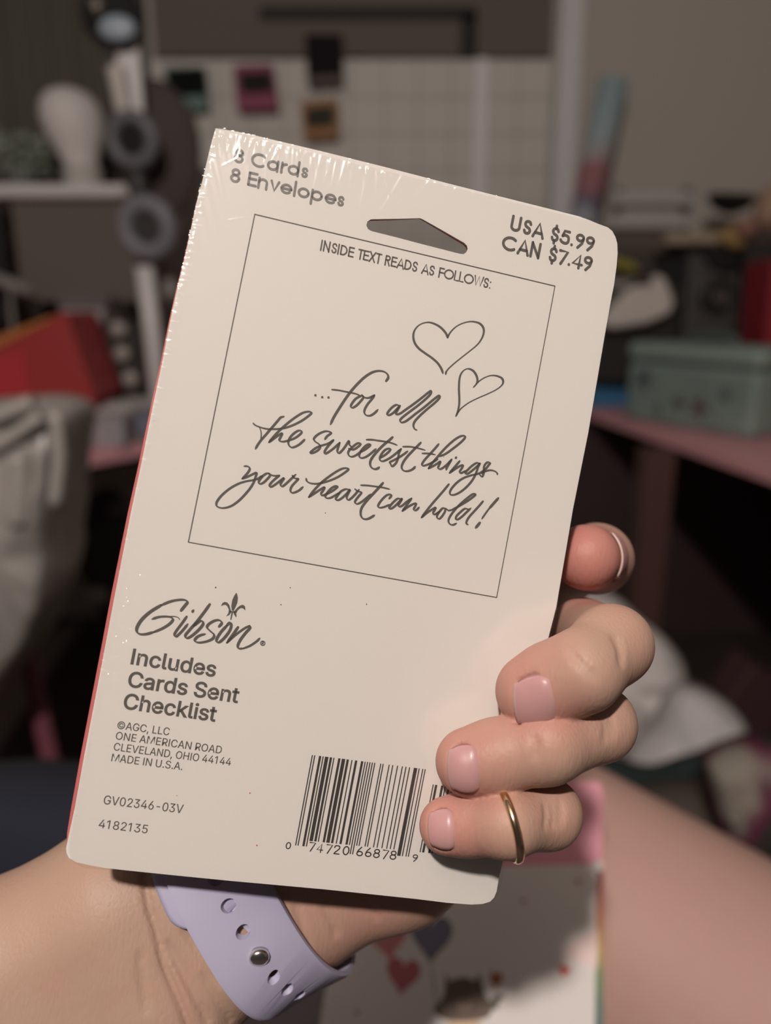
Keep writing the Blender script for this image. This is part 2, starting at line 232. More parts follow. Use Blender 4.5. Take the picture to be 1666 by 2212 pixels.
e 404 212,-8;185,-7;161,-2;138,6;117,16;98,30;82,46;68,64;56,85;46,108;40,132;35,159;34,187;35,215;39,242;46,267;55,290;67,311;81,329;97,346;115,359;135,370;157,378;180,383;205,384;221,384;236,382;251,379;266,374;280,368;294,361;307,351;319,341;331,329;341,315;350,299;357,282;363,263;368,242;370,219;371,194;371,169;75,169;75,221;338,221;310,202;309,220;307,237;303,254;298,269;291,282;283,294;273,305;263,314;250,321;237,326;222,329;205,330;189,329;173,326;159,321;146,313;135,304;125,294;116,282;109,270;103,256;99,241;97,226;96,211;96,178;97,157;100,139;104,122;110,106;118,92;128,80;139,70;151,61;165,55;179,50;195,47;212,46;224,47;234,48;244,50;254,53;263,56;271,61;278,66;285,73;292,80;297,88;302,96;306,105;365,91;360,77;353,63;345,51;335,39;324,29;311,19;298,11;283,4;266,-1;249,-5;231,-7
h 410 114,227;114,0;53,0;53,509;114,509;114,287;102,287;112,312;124,332;137,349;152,362;169,372;187,379;207,383;227,384;246,383;264,380;280,376;295,369;309,360;321,349;332,336;341,321;348,304;353,285;356,264;357,240;357,0;296,0;296,235;295,256;290,275;283,291;273,304;260,315;246,323;229,328;210,329;197,328;184,326;172,322;161,317;150,311;141,303;133,293;126,283;121,271;117,257;114,243
i 167 53,0;53,379;114,379;114,0|84,443;75,444;67,446;60,449;54,455;48,461;44,468;42,475;41,483;42,491;44,499;48,506;54,512;60,517;67,521;75,523;84,524;92,523;100,521;107,517;114,512;119,506;123,499;126,491;126,483;126,475;123,468;119,461;114,455;107,449;100,446;92,444
k 381 110,137;110,212;121,212;284,379;360,379;184,199;177,199|53,0;53,509;114,509;114,0|294,0;148,186;191,229;372,0
l 189 139,-2;119,-1;101,3;86,10;74,20;65,33;58,47;54,65;53,84;53,509;114,509;114,99;114,87;115,77;117,68;120,62;124,58;130,54;137,53;146,52;160,53;170,54;181,3;162,-1;156,-2;151,-2;145,-2
n 410 114,227;114,0;53,0;53,379;112,379;112,287;102,287;112,312;124,332;137,349;152,362;169,372;187,379;207,383;227,384;246,383;264,380;280,376;295,369;309,360;321,349;332,336;341,321;348,304;353,285;356,264;357,240;357,0;296,0;296,235;295,256;290,275;283,291;273,304;260,315;246,323;229,328;210,329;197,328;184,326;172,322;161,317;150,311;141,303;133,293;126,283;121,271;117,257;114,243
r 259 53,0;53,379;112,379;112,321;115,321;122,335;130,347;140,358;152,367;166,375;181,380;196,384;213,385;229,384;243,384;243,322;230,324;224,325;219,325;213,326;207,326;194,325;182,323;170,319;159,315;149,309;140,301;132,293;126,284;121,273;117,262;114,250;114,237;114,0
s 365 182,-8;163,-7;145,-5;128,-2;112,3;98,10;84,18;72,27;62,38;53,50;45,63;40,78;36,94;94,107;99,92;105,79;114,69;124,60;136,54;150,49;165,46;181,45;200,46;217,50;232,55;244,62;255,71;262,81;267,91;268,103;267,112;265,121;260,129;254,136;246,142;237,147;225,151;212,155;149,170;125,177;104,186;87,196;72,208;61,222;53,237;48,255;47,274;48,290;51,305;57,319;65,332;75,343;87,354;100,363;115,370;131,377;149,381;167,384;187,384;206,384;223,381;239,378;254,372;267,366;279,358;290,349;299,339;307,328;314,316;319,303;324,290;268,277;264,288;258,298;251,307;243,316;232,323;219,328;205,331;187,333;171,332;156,329;143,324;131,317;121,308;114,299;110,289;109,277;110,267;112,258;117,250;124,243;133,237;144,232;157,227;172,223;229,209;254,202;275,194;292,183;306,171;317,158;325,142;330,125;331,107;330,90;326,75;321,61;312,47;302,35;290,24;276,15;260,6;242,0;223,-5;203,-7
t 227 204,379;204,327;6,327;6,379|65,471;126,471;126,98;127,86;128,76;132,68;136,61;142,56;150,53;159,51;170,50;185,51;202,54;213,2;208,0;203,-1;198,-2;192,-3;186,-3;180,-4;174,-4;168,-4;145,-3;125,2;107,10;92,21;80,35;72,52;67,71;65,93
u 410 182,-5;164,-4;146,-1;130,4;115,11;101,20;89,31;78,44;69,59;62,76;57,95;54,116;53,139;53,379;114,379;114,144;115,123;119,105;127,89;137,75;150,64;164,56;181,52;200,50;213,51;226,53;238,57;249,62;259,69;268,77;276,86;283,97;289,109;293,122;295,137;296,153;296,379;357,379;357,0;298,0;298,92;307,92;297,67;286,47;272,30;257,17;240,7;222,0;203,-4
© 637 173,254;175,274;178,293;185,311;193,328;204,344;216,358;231,371;247,382;264,390;282,397;301,400;321,402;338,401;355,398;371,393;386,386;401,378;414,368;425,357;436,345;445,332;452,317;457,302;460,286;400,286;396,298;391,309;383,319;372,328;361,335;348,340;335,343;321,344;309,343;297,341;286,337;276,332;266,325;257,318;250,309;243,299;238,289;234,278;232,266;231,254;232,242;234,230;238,220;243,209;250,199;257,191;266,183;276,177;286,171;297,168;309,165;321,165;335,166;347,169;359,174;370,181;379,189;386,199;391,210;395,223;455,223;452,206;447,191;440,177;432,163;422,151;411,140;399,130;385,122;370,115;355,110;338,107;321,107;301,108;282,112;264,118;247,126;231,137;216,150;204,164;193,180;185,197;178,215;175,234|318,-8;291,-7;266,-3;241,4;216,12;193,24;172,37;152,52;133,69;116,88;101,108;87,130;76,153;67,177;61,202;57,228;56,254;57,281;61,307;67,332;76,356;87,379;101,401;116,421;133,440;152,457;172,472;193,485;216,496;241,505;266,511;291,515;318,517;345,515;371,511;396,505;420,496;443,485;465,472;485,457;504,440;521,421;536,401;549,379;560,356;569,332;575,307;579,281;580,254;579,228;575,202;569,177;560,153;549,130;536,108;521,88;504,69;485,52;465,37;443,24;420,12;396,4;371,-3;345,-7|318,51;339,52;359,55;379,60;397,67;415,76;432,86;447,97;462,111;475,125;487,141;497,158;506,176;513,194;517,214;520,234;521,254;520,275;517,295;513,314;506,333;497,351;487,368;475,383;462,398;447,411;432,423;415,433;397,442;379,449;359,454;339,457;318,457;298,457;278,454;258,449;240,442;222,433;205,423;189,411;175,398;162,383;150,368;140,351;131,333;124,314;119,295;116,275;115,254;116,234;119,214;124,194;131,176;140,158;150,141;162,125;175,111;189,97;205,86;222,76;240,67;258,60;278,55;298,52'''
# ------------------------------------------------------------------ the room
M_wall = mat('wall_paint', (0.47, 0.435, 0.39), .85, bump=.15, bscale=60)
M_dark = mat('dark_floor_boards', (0.055, 0.04, 0.035), .6, noise=.3, nscale=8)
M_white = mat('white_paint', (0.78, 0.75, 0.75), .5)
M_board = mat('board_white', (0.60, 0.57, 0.53), .6)
M_black = mat('black_plastic', (0.012, 0.012, 0.013), .4)
M_char = mat('charcoal_plastic', (0.05, 0.048, 0.046), .45)
def struct(name, V, F, m):
    o = mesh(name, V, F, m); o['kind'] = 'structure'; return o
YW = 2.5
struct('floor', *box((0, .85, -.05), (4.4, 3.9, .1)), M_dark)
struct('wall_back', *box((0, YW+.05, 1.25), (4.4, .1, 2.5)), M_wall)
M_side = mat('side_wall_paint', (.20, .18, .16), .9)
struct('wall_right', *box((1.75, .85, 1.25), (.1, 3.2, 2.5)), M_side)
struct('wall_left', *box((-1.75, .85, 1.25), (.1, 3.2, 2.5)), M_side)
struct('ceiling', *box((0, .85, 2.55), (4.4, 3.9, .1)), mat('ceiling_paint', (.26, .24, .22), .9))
a = onY(1193, 300, YW); b = onY(1240, 300, YW)
struct('trim_1', *box(((a[0]+b[0])/2, YW-.02, 1.25), (b[0]-a[0], .04, 2.5)), mat('trim_paint', (.66, .66, .68), .45))

# ------------------------------------------------------------------ desks
M_pink = mat('pink_laminate', (0.80, 0.41, 0.44), .45)
M_pinkmetal = mat('pink_metal', (0.30, 0.10, 0.14), .4)
def slab(P, z, th):
    return prism([(x, y, z) for x, y in P], (0, 0, -1), th)
ZD = .75
dk = thing('desk', 'long pink topped desk at left with pink slanted leg, behind grey plastic bag', 'desk', (-1.0, 1.9, 0))
A = onZ(150, 985, ZD); B = onZ(320, 955, ZD); e = (B-A)/np.linalg.norm(B-A)
P = [A-e*.55, A+e*1.12, (A+e*1.12)*np.array([0, 0, 1])+np.array([.02, 2.46, 0]), (-1.66, 2.46, 0), (-1.66, (A-e*.55)[1], 0)]
MB().add(*slab([(p[0], p[1]) for p in P], ZD, .032)).out('desktop', M_pink, dk, bevel=.003)
F0 = onZ(150, 1830, 0); L1 = onY(52, 1380, F0[1]+.02); L2 = F0+(L1-F0)*((ZD-.03)/(L1[2]))
MB().add(*cyl(F0, L2, .017)).out('leg', M_pinkmetal, dk)
for x, y in ((-1.55, 2.3), (-1.55, 1.1), (-.15, 2.3)):
    MB().add(*box((x, y, .36), (.04, .04, .718))).out('leg', M_pinkmetal, dk)
d2 = thing('desk', 'pink topped desk at right under the mint green storage case', 'desk', (1.15, 1.7, 0))
A2 = onZ(1290, 888, ZD); B2 = onZ(1666, 1012, ZD); e2 = (B2-A2)/np.linalg.norm(B2-A2)
A2 = A2-e2*.12; B3 = B2+e2*.35
MB().add(*slab([(A2[0], A2[1]), (B3[0], B3[1]), (1.66, B3[1]), (1.66, 2.46), (A2[0], 2.46)], ZD, .03)).out('desktop', M_pink, d2, bevel=.003)
M_redwood = mat('reddish_brown_wood', (.10, .045, .043), .6)
q = onZ(1410, 975, ZD-.03)
MB().add(*box((q[0]+.02, q[1]+.03, .36), (.07, .07, .719))).out('leg', M_redwood, d2)
for x, y in ((1.6, 2.38), (1.6, B3[1]+.1)):
    MB().add(*box((x, y, .36), (.06, .06, .719))).out('leg', M_redwood, d2)
MB().add(*box((1.1, 2.40, .36), (1.08, .02, .719))).out('back_panel', mat('under_desk_shade', (.05, .03, .03), .7), d2)  # dark sheet added to stand in for the shade under the desk

# ------------------------------------------------------------------ back wall things
def flat(name, px, Y, th, m, parent=None, bev=.004, smooth=False):
    P = [onY(x, y, Y) for x, y in px]
    return MB().add(*prism(P, (0, 1, 0), th)).out(name, m, parent, bevel=bev)
bd = thing('grid_board', 'wide white grid board on the back wall with small frames hanging on it', 'board', (onY(760, 300, YW)[0], YW-.02, ZD))
a = onY(322, 128, YW-.02); b = onY(1194, 142, YW-.02)
MB().add(*box(((a[0]+b[0])/2, YW-.012, (a[2]+ZD)/2), (b[0]-a[0], .02, a[2]-ZD))).out('panel', M_board, bd, bevel=.003)
g = MB()
for k in range(1, 12):
    x = a[0]+(b[0]-a[0])*k/12; g.add(*box((x, YW-.0235, (a[2]+ZD)/2), (.004, .003, a[2]-ZD)))
for k in range(1, 10):
    z = ZD+(a[2]-ZD)*k/10; g.add(*box(((a[0]+b[0])/2, YW-.0235, z), (b[0]-a[0], .003, .004)))
g.out('grid_lines', mat('grid_grey', (.42, .38, .35), .6), bd)
q = onY(1038, 300, YW-.03)
MB().add(*box((q[0], YW-.028, (a[2]+ZD)/2), (.034, .012, a[2]-ZD))).out('upright_strip', M_white, bd, bevel=.002)
# shadow on the upper wall put in as a dark panel, edged in black
hb = thing('wall_shade_panel', 'dark brown panel with black border above the white grid board, standing in for wall shadow', 'wall hanging', onY(660, 120, YW-.04))
a2 = onY(322, -60, YW-.03); b2 = onY(1192, 128, YW-.03)
MB().add(*box(((a2[0]+b2[0])/2, YW-.02, (a2[2]+b2[2])/2+.004), (b2[0]-a2[0], .014, a2[2]-b2[2]-.012))).out('cloth', mat('shade_taupe', (.15, .13, .112), .95, bump=.3, bscale=150), hb)
m_ = mat('black_border', (.022, .02, .02), .8)
q0 = onY(560, 12, YW-.035); q1 = onY(1030, 28, YW-.035); q2 = onY(1030, 124, YW-.035); w_ = .045
MB().add(*box(((q0[0]+q1[0])/2, YW-.03, q1[2]), (q1[0]-q0[0], .008, .03))).add(*box((q1[0]-.02, YW-.03, (q1[2]+q2[2])/2), (w_, .008, q1[2]-q2[2]))).out('border', m_, hb)
# curtain on the left
cu = thing('curtain', 'dark grey brown curtain hanging at the left end of the back wall', 'curtain', (-1.15, YW-.05, .8))
V = []; F = []; n = 90; x0, x1 = -1.69, onY(318, 200, YW-.06)[0]
for i in range(n+1):
    x = x0+(x1-x0)*i/n; y = YW-.05+.022*math.sin(i*1.05)+.008*math.sin(i*.37)
    V += [(x, y, .78), (x, y, 2.48), (x, y+.006, 2.48), (x, y+.006, .78)]
for i in range(n):
    o_ = i*4
    for k in range(4): F.append((o_+k, o_+(k+1) % 4, o_+4+(k+1) % 4, o_+4+k))
MB().add(V, F).out('cloth', mat('curtain_cloth', (.125, .113, .098), .95), cu, smooth=True)
MB().add(*cyl((x0, YW-.075, 2.47), (x1, YW-.075, 2.47), .012)).out('rod', M_black, cu)
# little frames on the board
def mini(px, inner, col, icol, label, strip=None):
    Y = YW-.07
    P = [onY(x, y, Y) for x, y in px]; c = np.mean(P, 0)
    t = thing('picture_frame', label, 'picture frame', (c[0], YW-.03, min(p[2] for p in P)), 'small frames on the grid board')
    MB().add(*prism(P, (0, 1, 0), .043)).out('frame', mat('frame_colour', [c*1.25 for c in col], .7, spec=.2), t, bevel=.004)
    Q = [onY(x, y, Y-.004) for x, y in inner]
    MB().add(*prism(Q, (0, 1, 0), .006)).out('picture', mat('picture_dark', icol, .9, spec=.05), t)
mini([(352, 142), (440, 142), (450, 236), (362, 238)], [(358, 151), (440, 146), (446, 204), (366, 208)], (.13, .20, .18), (.010, .012, .011), 'leftmost small frame on the board, teal around a black picture')
mini([(502, 140), (588, 136), (602, 236), (512, 238)], [(514, 158), (584, 154), (592, 198), (522, 202)], (.24, .07, .12), (.03, .028, .026), 'small magenta frame around a dark picture on the white grid board')
mini([(658, 72), (738, 72), (742, 180), (664, 184)], [(660, 74), (737, 74), (740, 160), (664, 164)], (.10, .085, .08), (.018, .014, .017), 'topmost small frame on the board, almost wholly black')
mini([(648, 218), (730, 212), (734, 296), (656, 300)], [(660, 232), (722, 228), (722, 272), (662, 276)], (.30, .165, .085), (.055, .052, .042), 'small orange brown frame below the black one on the board')
# wrapping paper roll leaning right of the trim
rl = thing('paper_roll', 'tall pale blue patterned paper roll leaning against the back wall', 'paper roll', onZ(1210, 875, ZD))
p0 = onY(1325, 178, YW-.10); p1 = onY(1262, 470, YW-.18); dd = (p1-p0); pbot = p0+dd*((ZD-p0[2])/dd[2])
M_roll = bpy.data.materials.new('roll_paper'); M_roll.use_nodes = True; nt = M_roll.node_tree; bs = nt.nodes['Principled BSDF']; bs.inputs['Roughness'].default_value = .45
tc = nt.nodes.new('ShaderNodeTexCoord'); nz = nt.nodes.new('ShaderNodeTexNoise'); nz.inputs['Scale'].default_value = 9; nz.inputs['Detail'].default_value = 2
rp = nt.nodes.new('ShaderNodeValToRGB'); sx = nt.nodes.new('ShaderNodeSeparateXYZ'); ma = nt.nodes.new('ShaderNodeMath'); ma.operation = 'MULTIPLY_ADD'; ma.inputs[1].default_value = .10
rp.color_ramp.elements[0].position = .40; rp.color_ramp.elements[0].color = (.30, .33, .37, 1); rp.color_ramp.elements[1].position = 1.0; rp.color_ramp.elements[1].color = (.30, .40, .44, 1)
for p_, c_ in ((.66, (.32, .36, .40)), (.69, (.14, .12, .18)), (.73, (.33, .15, .17)), (.79, (.34, .15, .16)), (.82, (.40, .36, .35)), (.88, (.33, .44, .48))): rp.color_ramp.elements.new(p_).color = (*c_, 1)
nt.links.new(tc.outputs['Object'], nz.inputs['Vector']); nt.links.new(tc.outputs['Generated'], sx.inputs[0]); nt.links.new(nz.outputs['Fac'], ma.inputs[0]); nt.links.new(sx.outputs['Z'], ma.inputs[2]); nt.links.new(ma.outputs[0], rp.inputs['Fac']); nt.links.new(rp.outputs['Color'], bs.inputs['Base Color'])
MB().add(*cyl(p0, pbot, .042)).out('roll', M_roll, rl, smooth=False, bevel=.004)
MB().add(*cyl(p0-dd*.001/np.linalg.norm(dd), p0+dd*.02, .034)).out('core', mat('card_core', (.2, .17, .14), .8), rl)

# ------------------------------------------------------------------ left side: shelf and what stands on it
YS = 2.16
sh = thing('wall_shelf', 'white shelf board at upper left with curved end bracket', 'shelf', onY(150, 440, YS+.1))
a = onY(-90, 396, YS); b = onY(286, 426, YS)
MB().add(*box(((a[0]+b[0])/2, YS+.10, (a[2]+b[2])/2), (b[0]-a[0], .20, a[2]-b[2]))).out('board', M_white, sh, bevel=.012)
q = onY(282, 410, YS-.01)
MB().add(*tube(spline([q+np.array([-.03, .01, .0]), q+np.array([.01, .01, -.005]), q+np.array([.03, .01, -.04]), q+np.array([.03, .01, -.11])]), .017)).out('bracket', M_white, sh, smooth=True)
MB().add(*box((q[0]-.02, YS+.12, b[2]-.05), (.02, .14, .1))).out('end_support', M_char, sh)
ZS = a[2]
p_ = onY(22, 440, YS+.03); q_ = onY(300, 650, YS+.03)
MB().add(*box(((p_[0]+q_[0])/2, YS+.045, (b[2]+q_[2])/2), (q_[0]-p_[0], .02, b[2]-q_[2]))).out('back_panel', mat('brown_panel', (.16, .138, .122), .85), sh)
# white egg shaped ornament
def lump_profile(name, label, cat, pts, Y, m, depth=.5):
    L = [onY(x, y, Y) for x, y in pts]; z0 = min(p[2] for p in L)
    return L
el = onY(165, 300, YS+.08); eb = onY(178, 372, YS+.08); et = onY(165, 190, YS+.08); H = et[2]-eb[2]
eg = thing('head_stand', 'tall white rounded head shaped stand on the shelf, wider at top', 'stand', (eb[0], eb[1], eb[2]))
pr = [(.030, 0), (.040, .02), (.043, .12), (.052, .25), (.064, .38), (.073, .52), (.076, .66), (.071, .80), (.055, .92), (.03, .985), (.002, 1.0)]
V, F = lathe((0, 0, 0), (0, 0, 1), [(r*1.06, t*H) for r, t in pr], 32)
V[:, 0] += -.022*np.clip(V[:, 2]/H, 0, 1)
MB().add(V+np.array([eb[0], eb[1], eb[2]]), F).out('head', mat('white_foam', (.80, .77, .75), .7), eg, smooth=True)
MB().add(*cyl((eb[0], eb[1], ZS), (eb[0], eb[1], eb[2]+.01), .05)).out('base', mat('stand_base', (.55, .53, .5), .6), eg, bevel=.003)
# pale green plant
pl = thing('potted_plant', 'small pale green bushy plant at the left end of the shelf', 'plant', (onY(50, 395, YS+.13)[0], YS+.13, ZS))
rnd = random.Random(4)
lf = MB()
for k in range(70):
    c = onY(rnd.uniform(-10, 106), rnd.uniform(292, 372), YS+.13)+np.array([0, rnd.uniform(-.05, .04), 0])
    V, F = blob((0, 0, 0), (.022, .011, .004), k, .15, 2, 1); R = rot3(rnd.uniform(-1, 1), rnd.uniform(-1, 1), rnd.uniform(0, 6))
    lf.add(V@R.T+c, F)
lf.out('leaves', mat('pale_leaves', (.30, .35, .29), .6, noise=.5, nscale=18), pl, smooth=True)
pc = onY(50, 395, YS+.13)
MB().add(*lathe((pc[0], YS+.13, ZS), (0, 0, 1), [(.035, 0), (.045, .055), (.047, .06)])).out('pot', mat('pot_grey', (.16, .17, .16), .7), pl)

# articulated lamp / arm with round joints
M_bluegrey = mat('lens_glass', (.42, .50, .58), .3)
M_lampgrey = mat('lamp_grey', (.16, .165, .18), .45)
YL = 1.9
al = thing('desk_lamp', 'jointed desk lamp with black round head, white arm pieces and grey ring joints', 'lamp', onZ(356, 922, ZD))
h0 = onY(246, 34, YL)
ax = np.array([.12, -1, -.38]); ax /= np.linalg.norm(ax)
MB().add(*lathe(h0-ax*.03, ax, [(.030, -.03), (.060, .0), (.066, .03), (.066, .05), (.060, .05), (.055, .042)])).out('lamp_head', M_black, al, smooth=False)
lp = onY(254, 62, YL-.035)
V, F = blob((0, 0, 0), (.040, .018, .026), 0, 0.0, 1, 3); MB().add(V+lp, F).out('lens', M_bluegrey, al, smooth=True)
MB().add(*tube(spline([onY(205, -10, YL), onY(205, 8, YL-.02), onY(215, 20, YL-.03)]), .012)).out('clip', mat('clip_silver', (.5, .48, .42), .3, .6), al, smooth=True)
MB().add(*box((onY(277, 190, YL+.02)+onY(283, 105, YL+.02))/2, (.052, .02, .20))).out('arm', M_white, al, bevel=.006)
MB().add(*cyl(onY(250, 145, YL-.015), onY(268, 245, YL-.015), .020, .017)).out('arm', mat('arm_cream', (.62, .58, .54), .5), al, smooth=False)
def joint(px, py, R, r, Y, m1, m2, name='joint'):
    c = onY(px, py, Y); ax = np.array([-.15, -1, -.12]); ax /= np.linalg.norm(ax)
    o = MB().add(*torus(c, ax, R, r)).out(name, m1, al, smooth=True)
    MB().add(*cyl(c-ax*.012, c+ax*.004, R)).out('cap', m2, o)
joint(286, 302, .047, .016, YL-.02, M_lampgrey, M_black)
joint(318, 492, .052, .020, YL-.04, mat('ring_grey', (.22, .225, .25), .5), M_char)
MB().add(*tube([onY(288, 345, YL), onY(300, 400, YL), onY(312, 450, YL)], .02)).out('arm', M_char, al, smooth=True)
MB().add(*blob(onY(345, 330, YL+.1), (.10, .03, .16), 3, .1, 2, 3)).out('rear_shade', mat('shade_brown', (.075, .06, .055), .8), al, smooth=True)
MB().add(*tube([onY(312, 575, YL), onY(330, 720, YL), onY(346, 860, YL), onZ(356, 922, ZD)+np.array([0, 0, .005])], .021)).out('post', M_white, al, smooth=True)
MB().add(*cyl(onZ(356, 922, ZD), onZ(356, 922, ZD)+np.array([0, 0, .02]), .07)).out('base', M_white, al, bevel=.004)

# dark cabinet with pale knobs, on the desk
YC = 2.1
kc = thing('drawer_cabinet', 'black drawer cabinet with pale round knobs behind the red gift box', 'cabinet', onZ(255, 860, ZD))
a = onY(150, 695, YC); b = onY(312, 880, YC)
MB().add(*box(((a[0]+b[0])/2, YC+.13, (a[2]+ZD)/2), (b[0]-a[0], .26, a[2]-ZD))).out('body', mat('cabinet_black', (.04, .038, .036), .6), kc, bevel=.004)
for r_ in range(3):
    zt = a[2]-(a[2]-ZD)*(r_+.04)/3; zb = a[2]-(a[2]-ZD)*(r_+.93)/3
    for c_ in range(2):
        xm = a[0]+(b[0]-a[0])*(c_+.5)/2
        d_ = MB().add(*box((xm, YC-.004, (zt+zb)/2), ((b[0]-a[0])/2-.012, .012, zt-zb))).out('drawer', mat('drawer_black', (.05, .047, .045), .6), kc, bevel=.002)
        kx, ky = [[(176, 722), (258, 711)], [(192, 778), (266, 764)], [(200, 835), (284, 818)]][r_][c_]
        k_ = onY(kx, ky, YC-.02)
        MB().add(*lathe((k_[0], YC-.01, k_[2]), (0, -1, 0), [(.008, 0), (.008, .008), (.019, .014), (.021, .022), (.014, .030), (.002, .032)])).out('knob', mat('knob_pale', (.50, .46, .42), .35), d_, smooth=True)
for k, (y0, y1, col) in enumerate(((632, 664, (.17, .15, .155)), (666, 700, (.42, .37, .37)))):
    p_ = onY(118, y0, YC+.02); q_ = onY(232, y1, YC+.02)
    o = MB().add(*box(((p_[0]+q_[0])/2, YC+.13, a[2]+.022+(.030 if k == 0 else -.004)), (q_[0]-p_[0]-.02*k, .2, .030 if k == 0 else .034))).out('paper_stack', mat('stack_paper', col, .8), None, bevel=.003)
    tag(o, ('greyish upper stack of papers on top of the black drawer cabinet', 'whitish lower stack of papers lying directly on the black drawer cabinet')[k], 'papers', 'paper stacks on the drawer cabinet')
# black monitor far left with white cable-like strip
o = thing('monitor', 'black screen edge at the far left under the white shelf', 'monitor', onZ(0, 880, ZD))
a = onY(-120, 450, 2.2); b = onY(26, 700, 2.2)
MB().add(*box(((a[0]+b[0])/2, 2.22, (a[2]+b[2])/2), (b[0]-a[0], .035, a[2]-b[2]))).out('screen', M_black, o, bevel=.006)
MB().add(*box(((a[0]+b[0])/2, 2.24, (ZD+b[2])/2+.02), (.06, .03, b[2]-ZD+.03))).out('stand', M_black, o)
MB().add(*box(((a[0]+b[0])/2, 2.22, ZD+.006), (.2, .14, .012))).out('foot', M_black, o)
o = MB().add(*tube([onY(-40, 592, 2.1), onY(20, 612, 2.1), onY(72, 634, 2.1)], [.016, .017, .012])).add(*cyl(onY(20, 612, 2.1), onY(20, 690, 2.1)*np.array([1, 1, 0])+np.array([0, 0, ZD]), .006)).out('white_lamp_bar', mat('bar_grey', (.28, .26, .25), .5), None, smooth=True)
tag(o, 'thin pale bar on a slim post in front of the black screen at far left', 'light bar')

# red gift box with an orange band
YR = 1.86
gb = thing('gift_box', 'red box with orange band along its sloping top, behind grey plastic bag', 'box', onZ(80, 905, ZD))
M_red = mat('red_card', (.38, .034, .036), .55)
P = [onY(x, y, YR) for x, y in ((-60, 750), (0, 722), (140, 672), (206, 862), (180, 893), (-60, 880))]
z0 = min(p[2] for p in P)
for p in P: p[2] += ZD-z0 if p[2] < ZD else 0
MB().add(*prism(P, (0, 1, 0), .2)).out('body', M_red, gb, bevel=.006)
MB().add(*prism([onY(x, y, YR-.006) for x, y in ((-60, 752), (0, 724), (118, 680), (112, 690), (0, 746), (-60, 776))], (0, 1, 0), .1)).out('band', mat('orange_band', (.50, .19, .05), .5), gb, bevel=.002)
MB().add(*prism([onY(x, y, YR-.004) for x, y in ((-60, 800), (0, 770), (50, 760), (70, 890), (-60, 878))], (0, 1, 0), .05)).out('side_panel', mat('red_bright', (.50, .035, .05), .5), gb, bevel=.002)
# papers and boxes on the left desk
def desk_box(name, label, cat, x0, y0, x1, y1, Y, m, dep=.12, group=None, rz=0.0):
    a = onY(x0, y0, Y); b = onY(x1, y1, Y); h = max(a[2]-ZD, .01)
    o = MB().add(*box(((a[0]+b[0])/2, Y+dep/2, ZD+h/2), (b[0]-a[0], dep, h), rot3(0, 0, rz))).out(name, m, None, bevel=min(.004, h/4))
    return tag(o, label, cat, group)
desk_box('paper_pad', 'white paper pad lying on the pink desk beside the red box', 'paper', 196, 902, 268, 928, 1.66, mat('paper_lilac', (.36, .33, .36), .8), .1)
desk_box('blue_box', 'pale blue grey box on the pink desk right of the white paper pad', 'box', 268, 896, 352, 950, 1.75, mat('box_bluegrey', (.20, .21, .27), .6), .12)
o = MB().add(*blob(onY(246, 862, 1.93), (.055, .05, .034), 5, .25, 3, 3)).out('crumpled_tissue', mat('tissue_white', (.60, .56, .53), .8), None, smooth=True)
o.location.z = ZD-.002; tag(o, 'crumpled white tissue on the desk in front of the black cabinet', 'tissue')
desk_box('grey_box', 'low pale grey box beyond the crumpled tissue on the left desk', 'box', 262, 862, 345, 905, 2.0, mat('box_palegrey', (.40, .39, .38), .7), .05)
o = MB().add(*box(onZ(215, 957, ZD)+np.array([0, 0, .004]), (.22, .10, .008), rot3(0, 0, .6))).out('cardboard_sheet', mat('tan_card', (.22, .17, .15), .8), None)
tag(o, 'flat tan cardboard sheet on the pink desk edge beside the bag', 'cardboard')

# crumpled grey plastic bag hanging in front of the desk
M_bag = mat('bag_plastic', (.42, .39, .365), .32, spec=.7, bump=.25, bscale=14, noise=.2, nscale=5)
from mathutils import noise as NZ
YB = 1.18
outl = [(-190, 880), (-60, 862), (60, 858), (140, 866), (172, 890), (168, 960), (160, 1060), (150, 1160), (148, 1250), (120, 1330), (80, 1400), (30, 1460), (-40, 1530), (-190, 1560)]
P = np.array([onY(x, y, YB) for x, y in outl]); c0 = P.mean(0); V = []; F = []
ring = spline(np.vstack([P, P[:1]]), per=5)[:-1]; n = len(ring); K = 9
for k in range(K+1):
    s = math.pi*k/K; sc = .80+.20*math.sin(s); yy = -.10*math.cos(s)
    for p in ring:
        q = c0+(p-c0)*sc+np.array([0, yy, 0]); f = NZ.fractal(Vector(q*9), 1, 2, 3)*.025; V.append(q+np.array([f*.2, f, f*.3]))
for k in range(K):
    for i in range(n): F.append((k*n+i, k*n+(i+1) % n, (k+1)*n+(i+1) % n, (k+1)*n+i))
i0 = len(V); V.append(c0+np.array([0, -.12, 0])); V.append(c0+np.array([0, .12, 0]))
for i in range(n): F.append((i, i0, (i+1) % n)); F.append((K*n+i, K*n+(i+1) % n, i0+1))
bg = thing('plastic_bag', 'grey translucent plastic bag hanging in front of the left desk', 'bag', (c0[0], c0[1], min(p[2] for p in P)))
MB().add(V, F).out('bag_body', M_bag, bg, smooth=True, sub=1)
f_ = MB()
for pts, r in (([(-20, 905), (30, 885), (70, 868)], .011), ([(-20, 972), (30, 940), (88, 900)], .010), ([(40, 980), (45, 1060), (36, 1130)], .016), ([(120, 890), (128, 990), (118, 1090)], .010)):
    f_.add(*tube(spline([onY(x, y, YB-.107) for x, y in pts]), r))
f_.out('fold', mat('bag_fold', (.46, .43, .40), .3, spec=.7), bg, smooth=True)
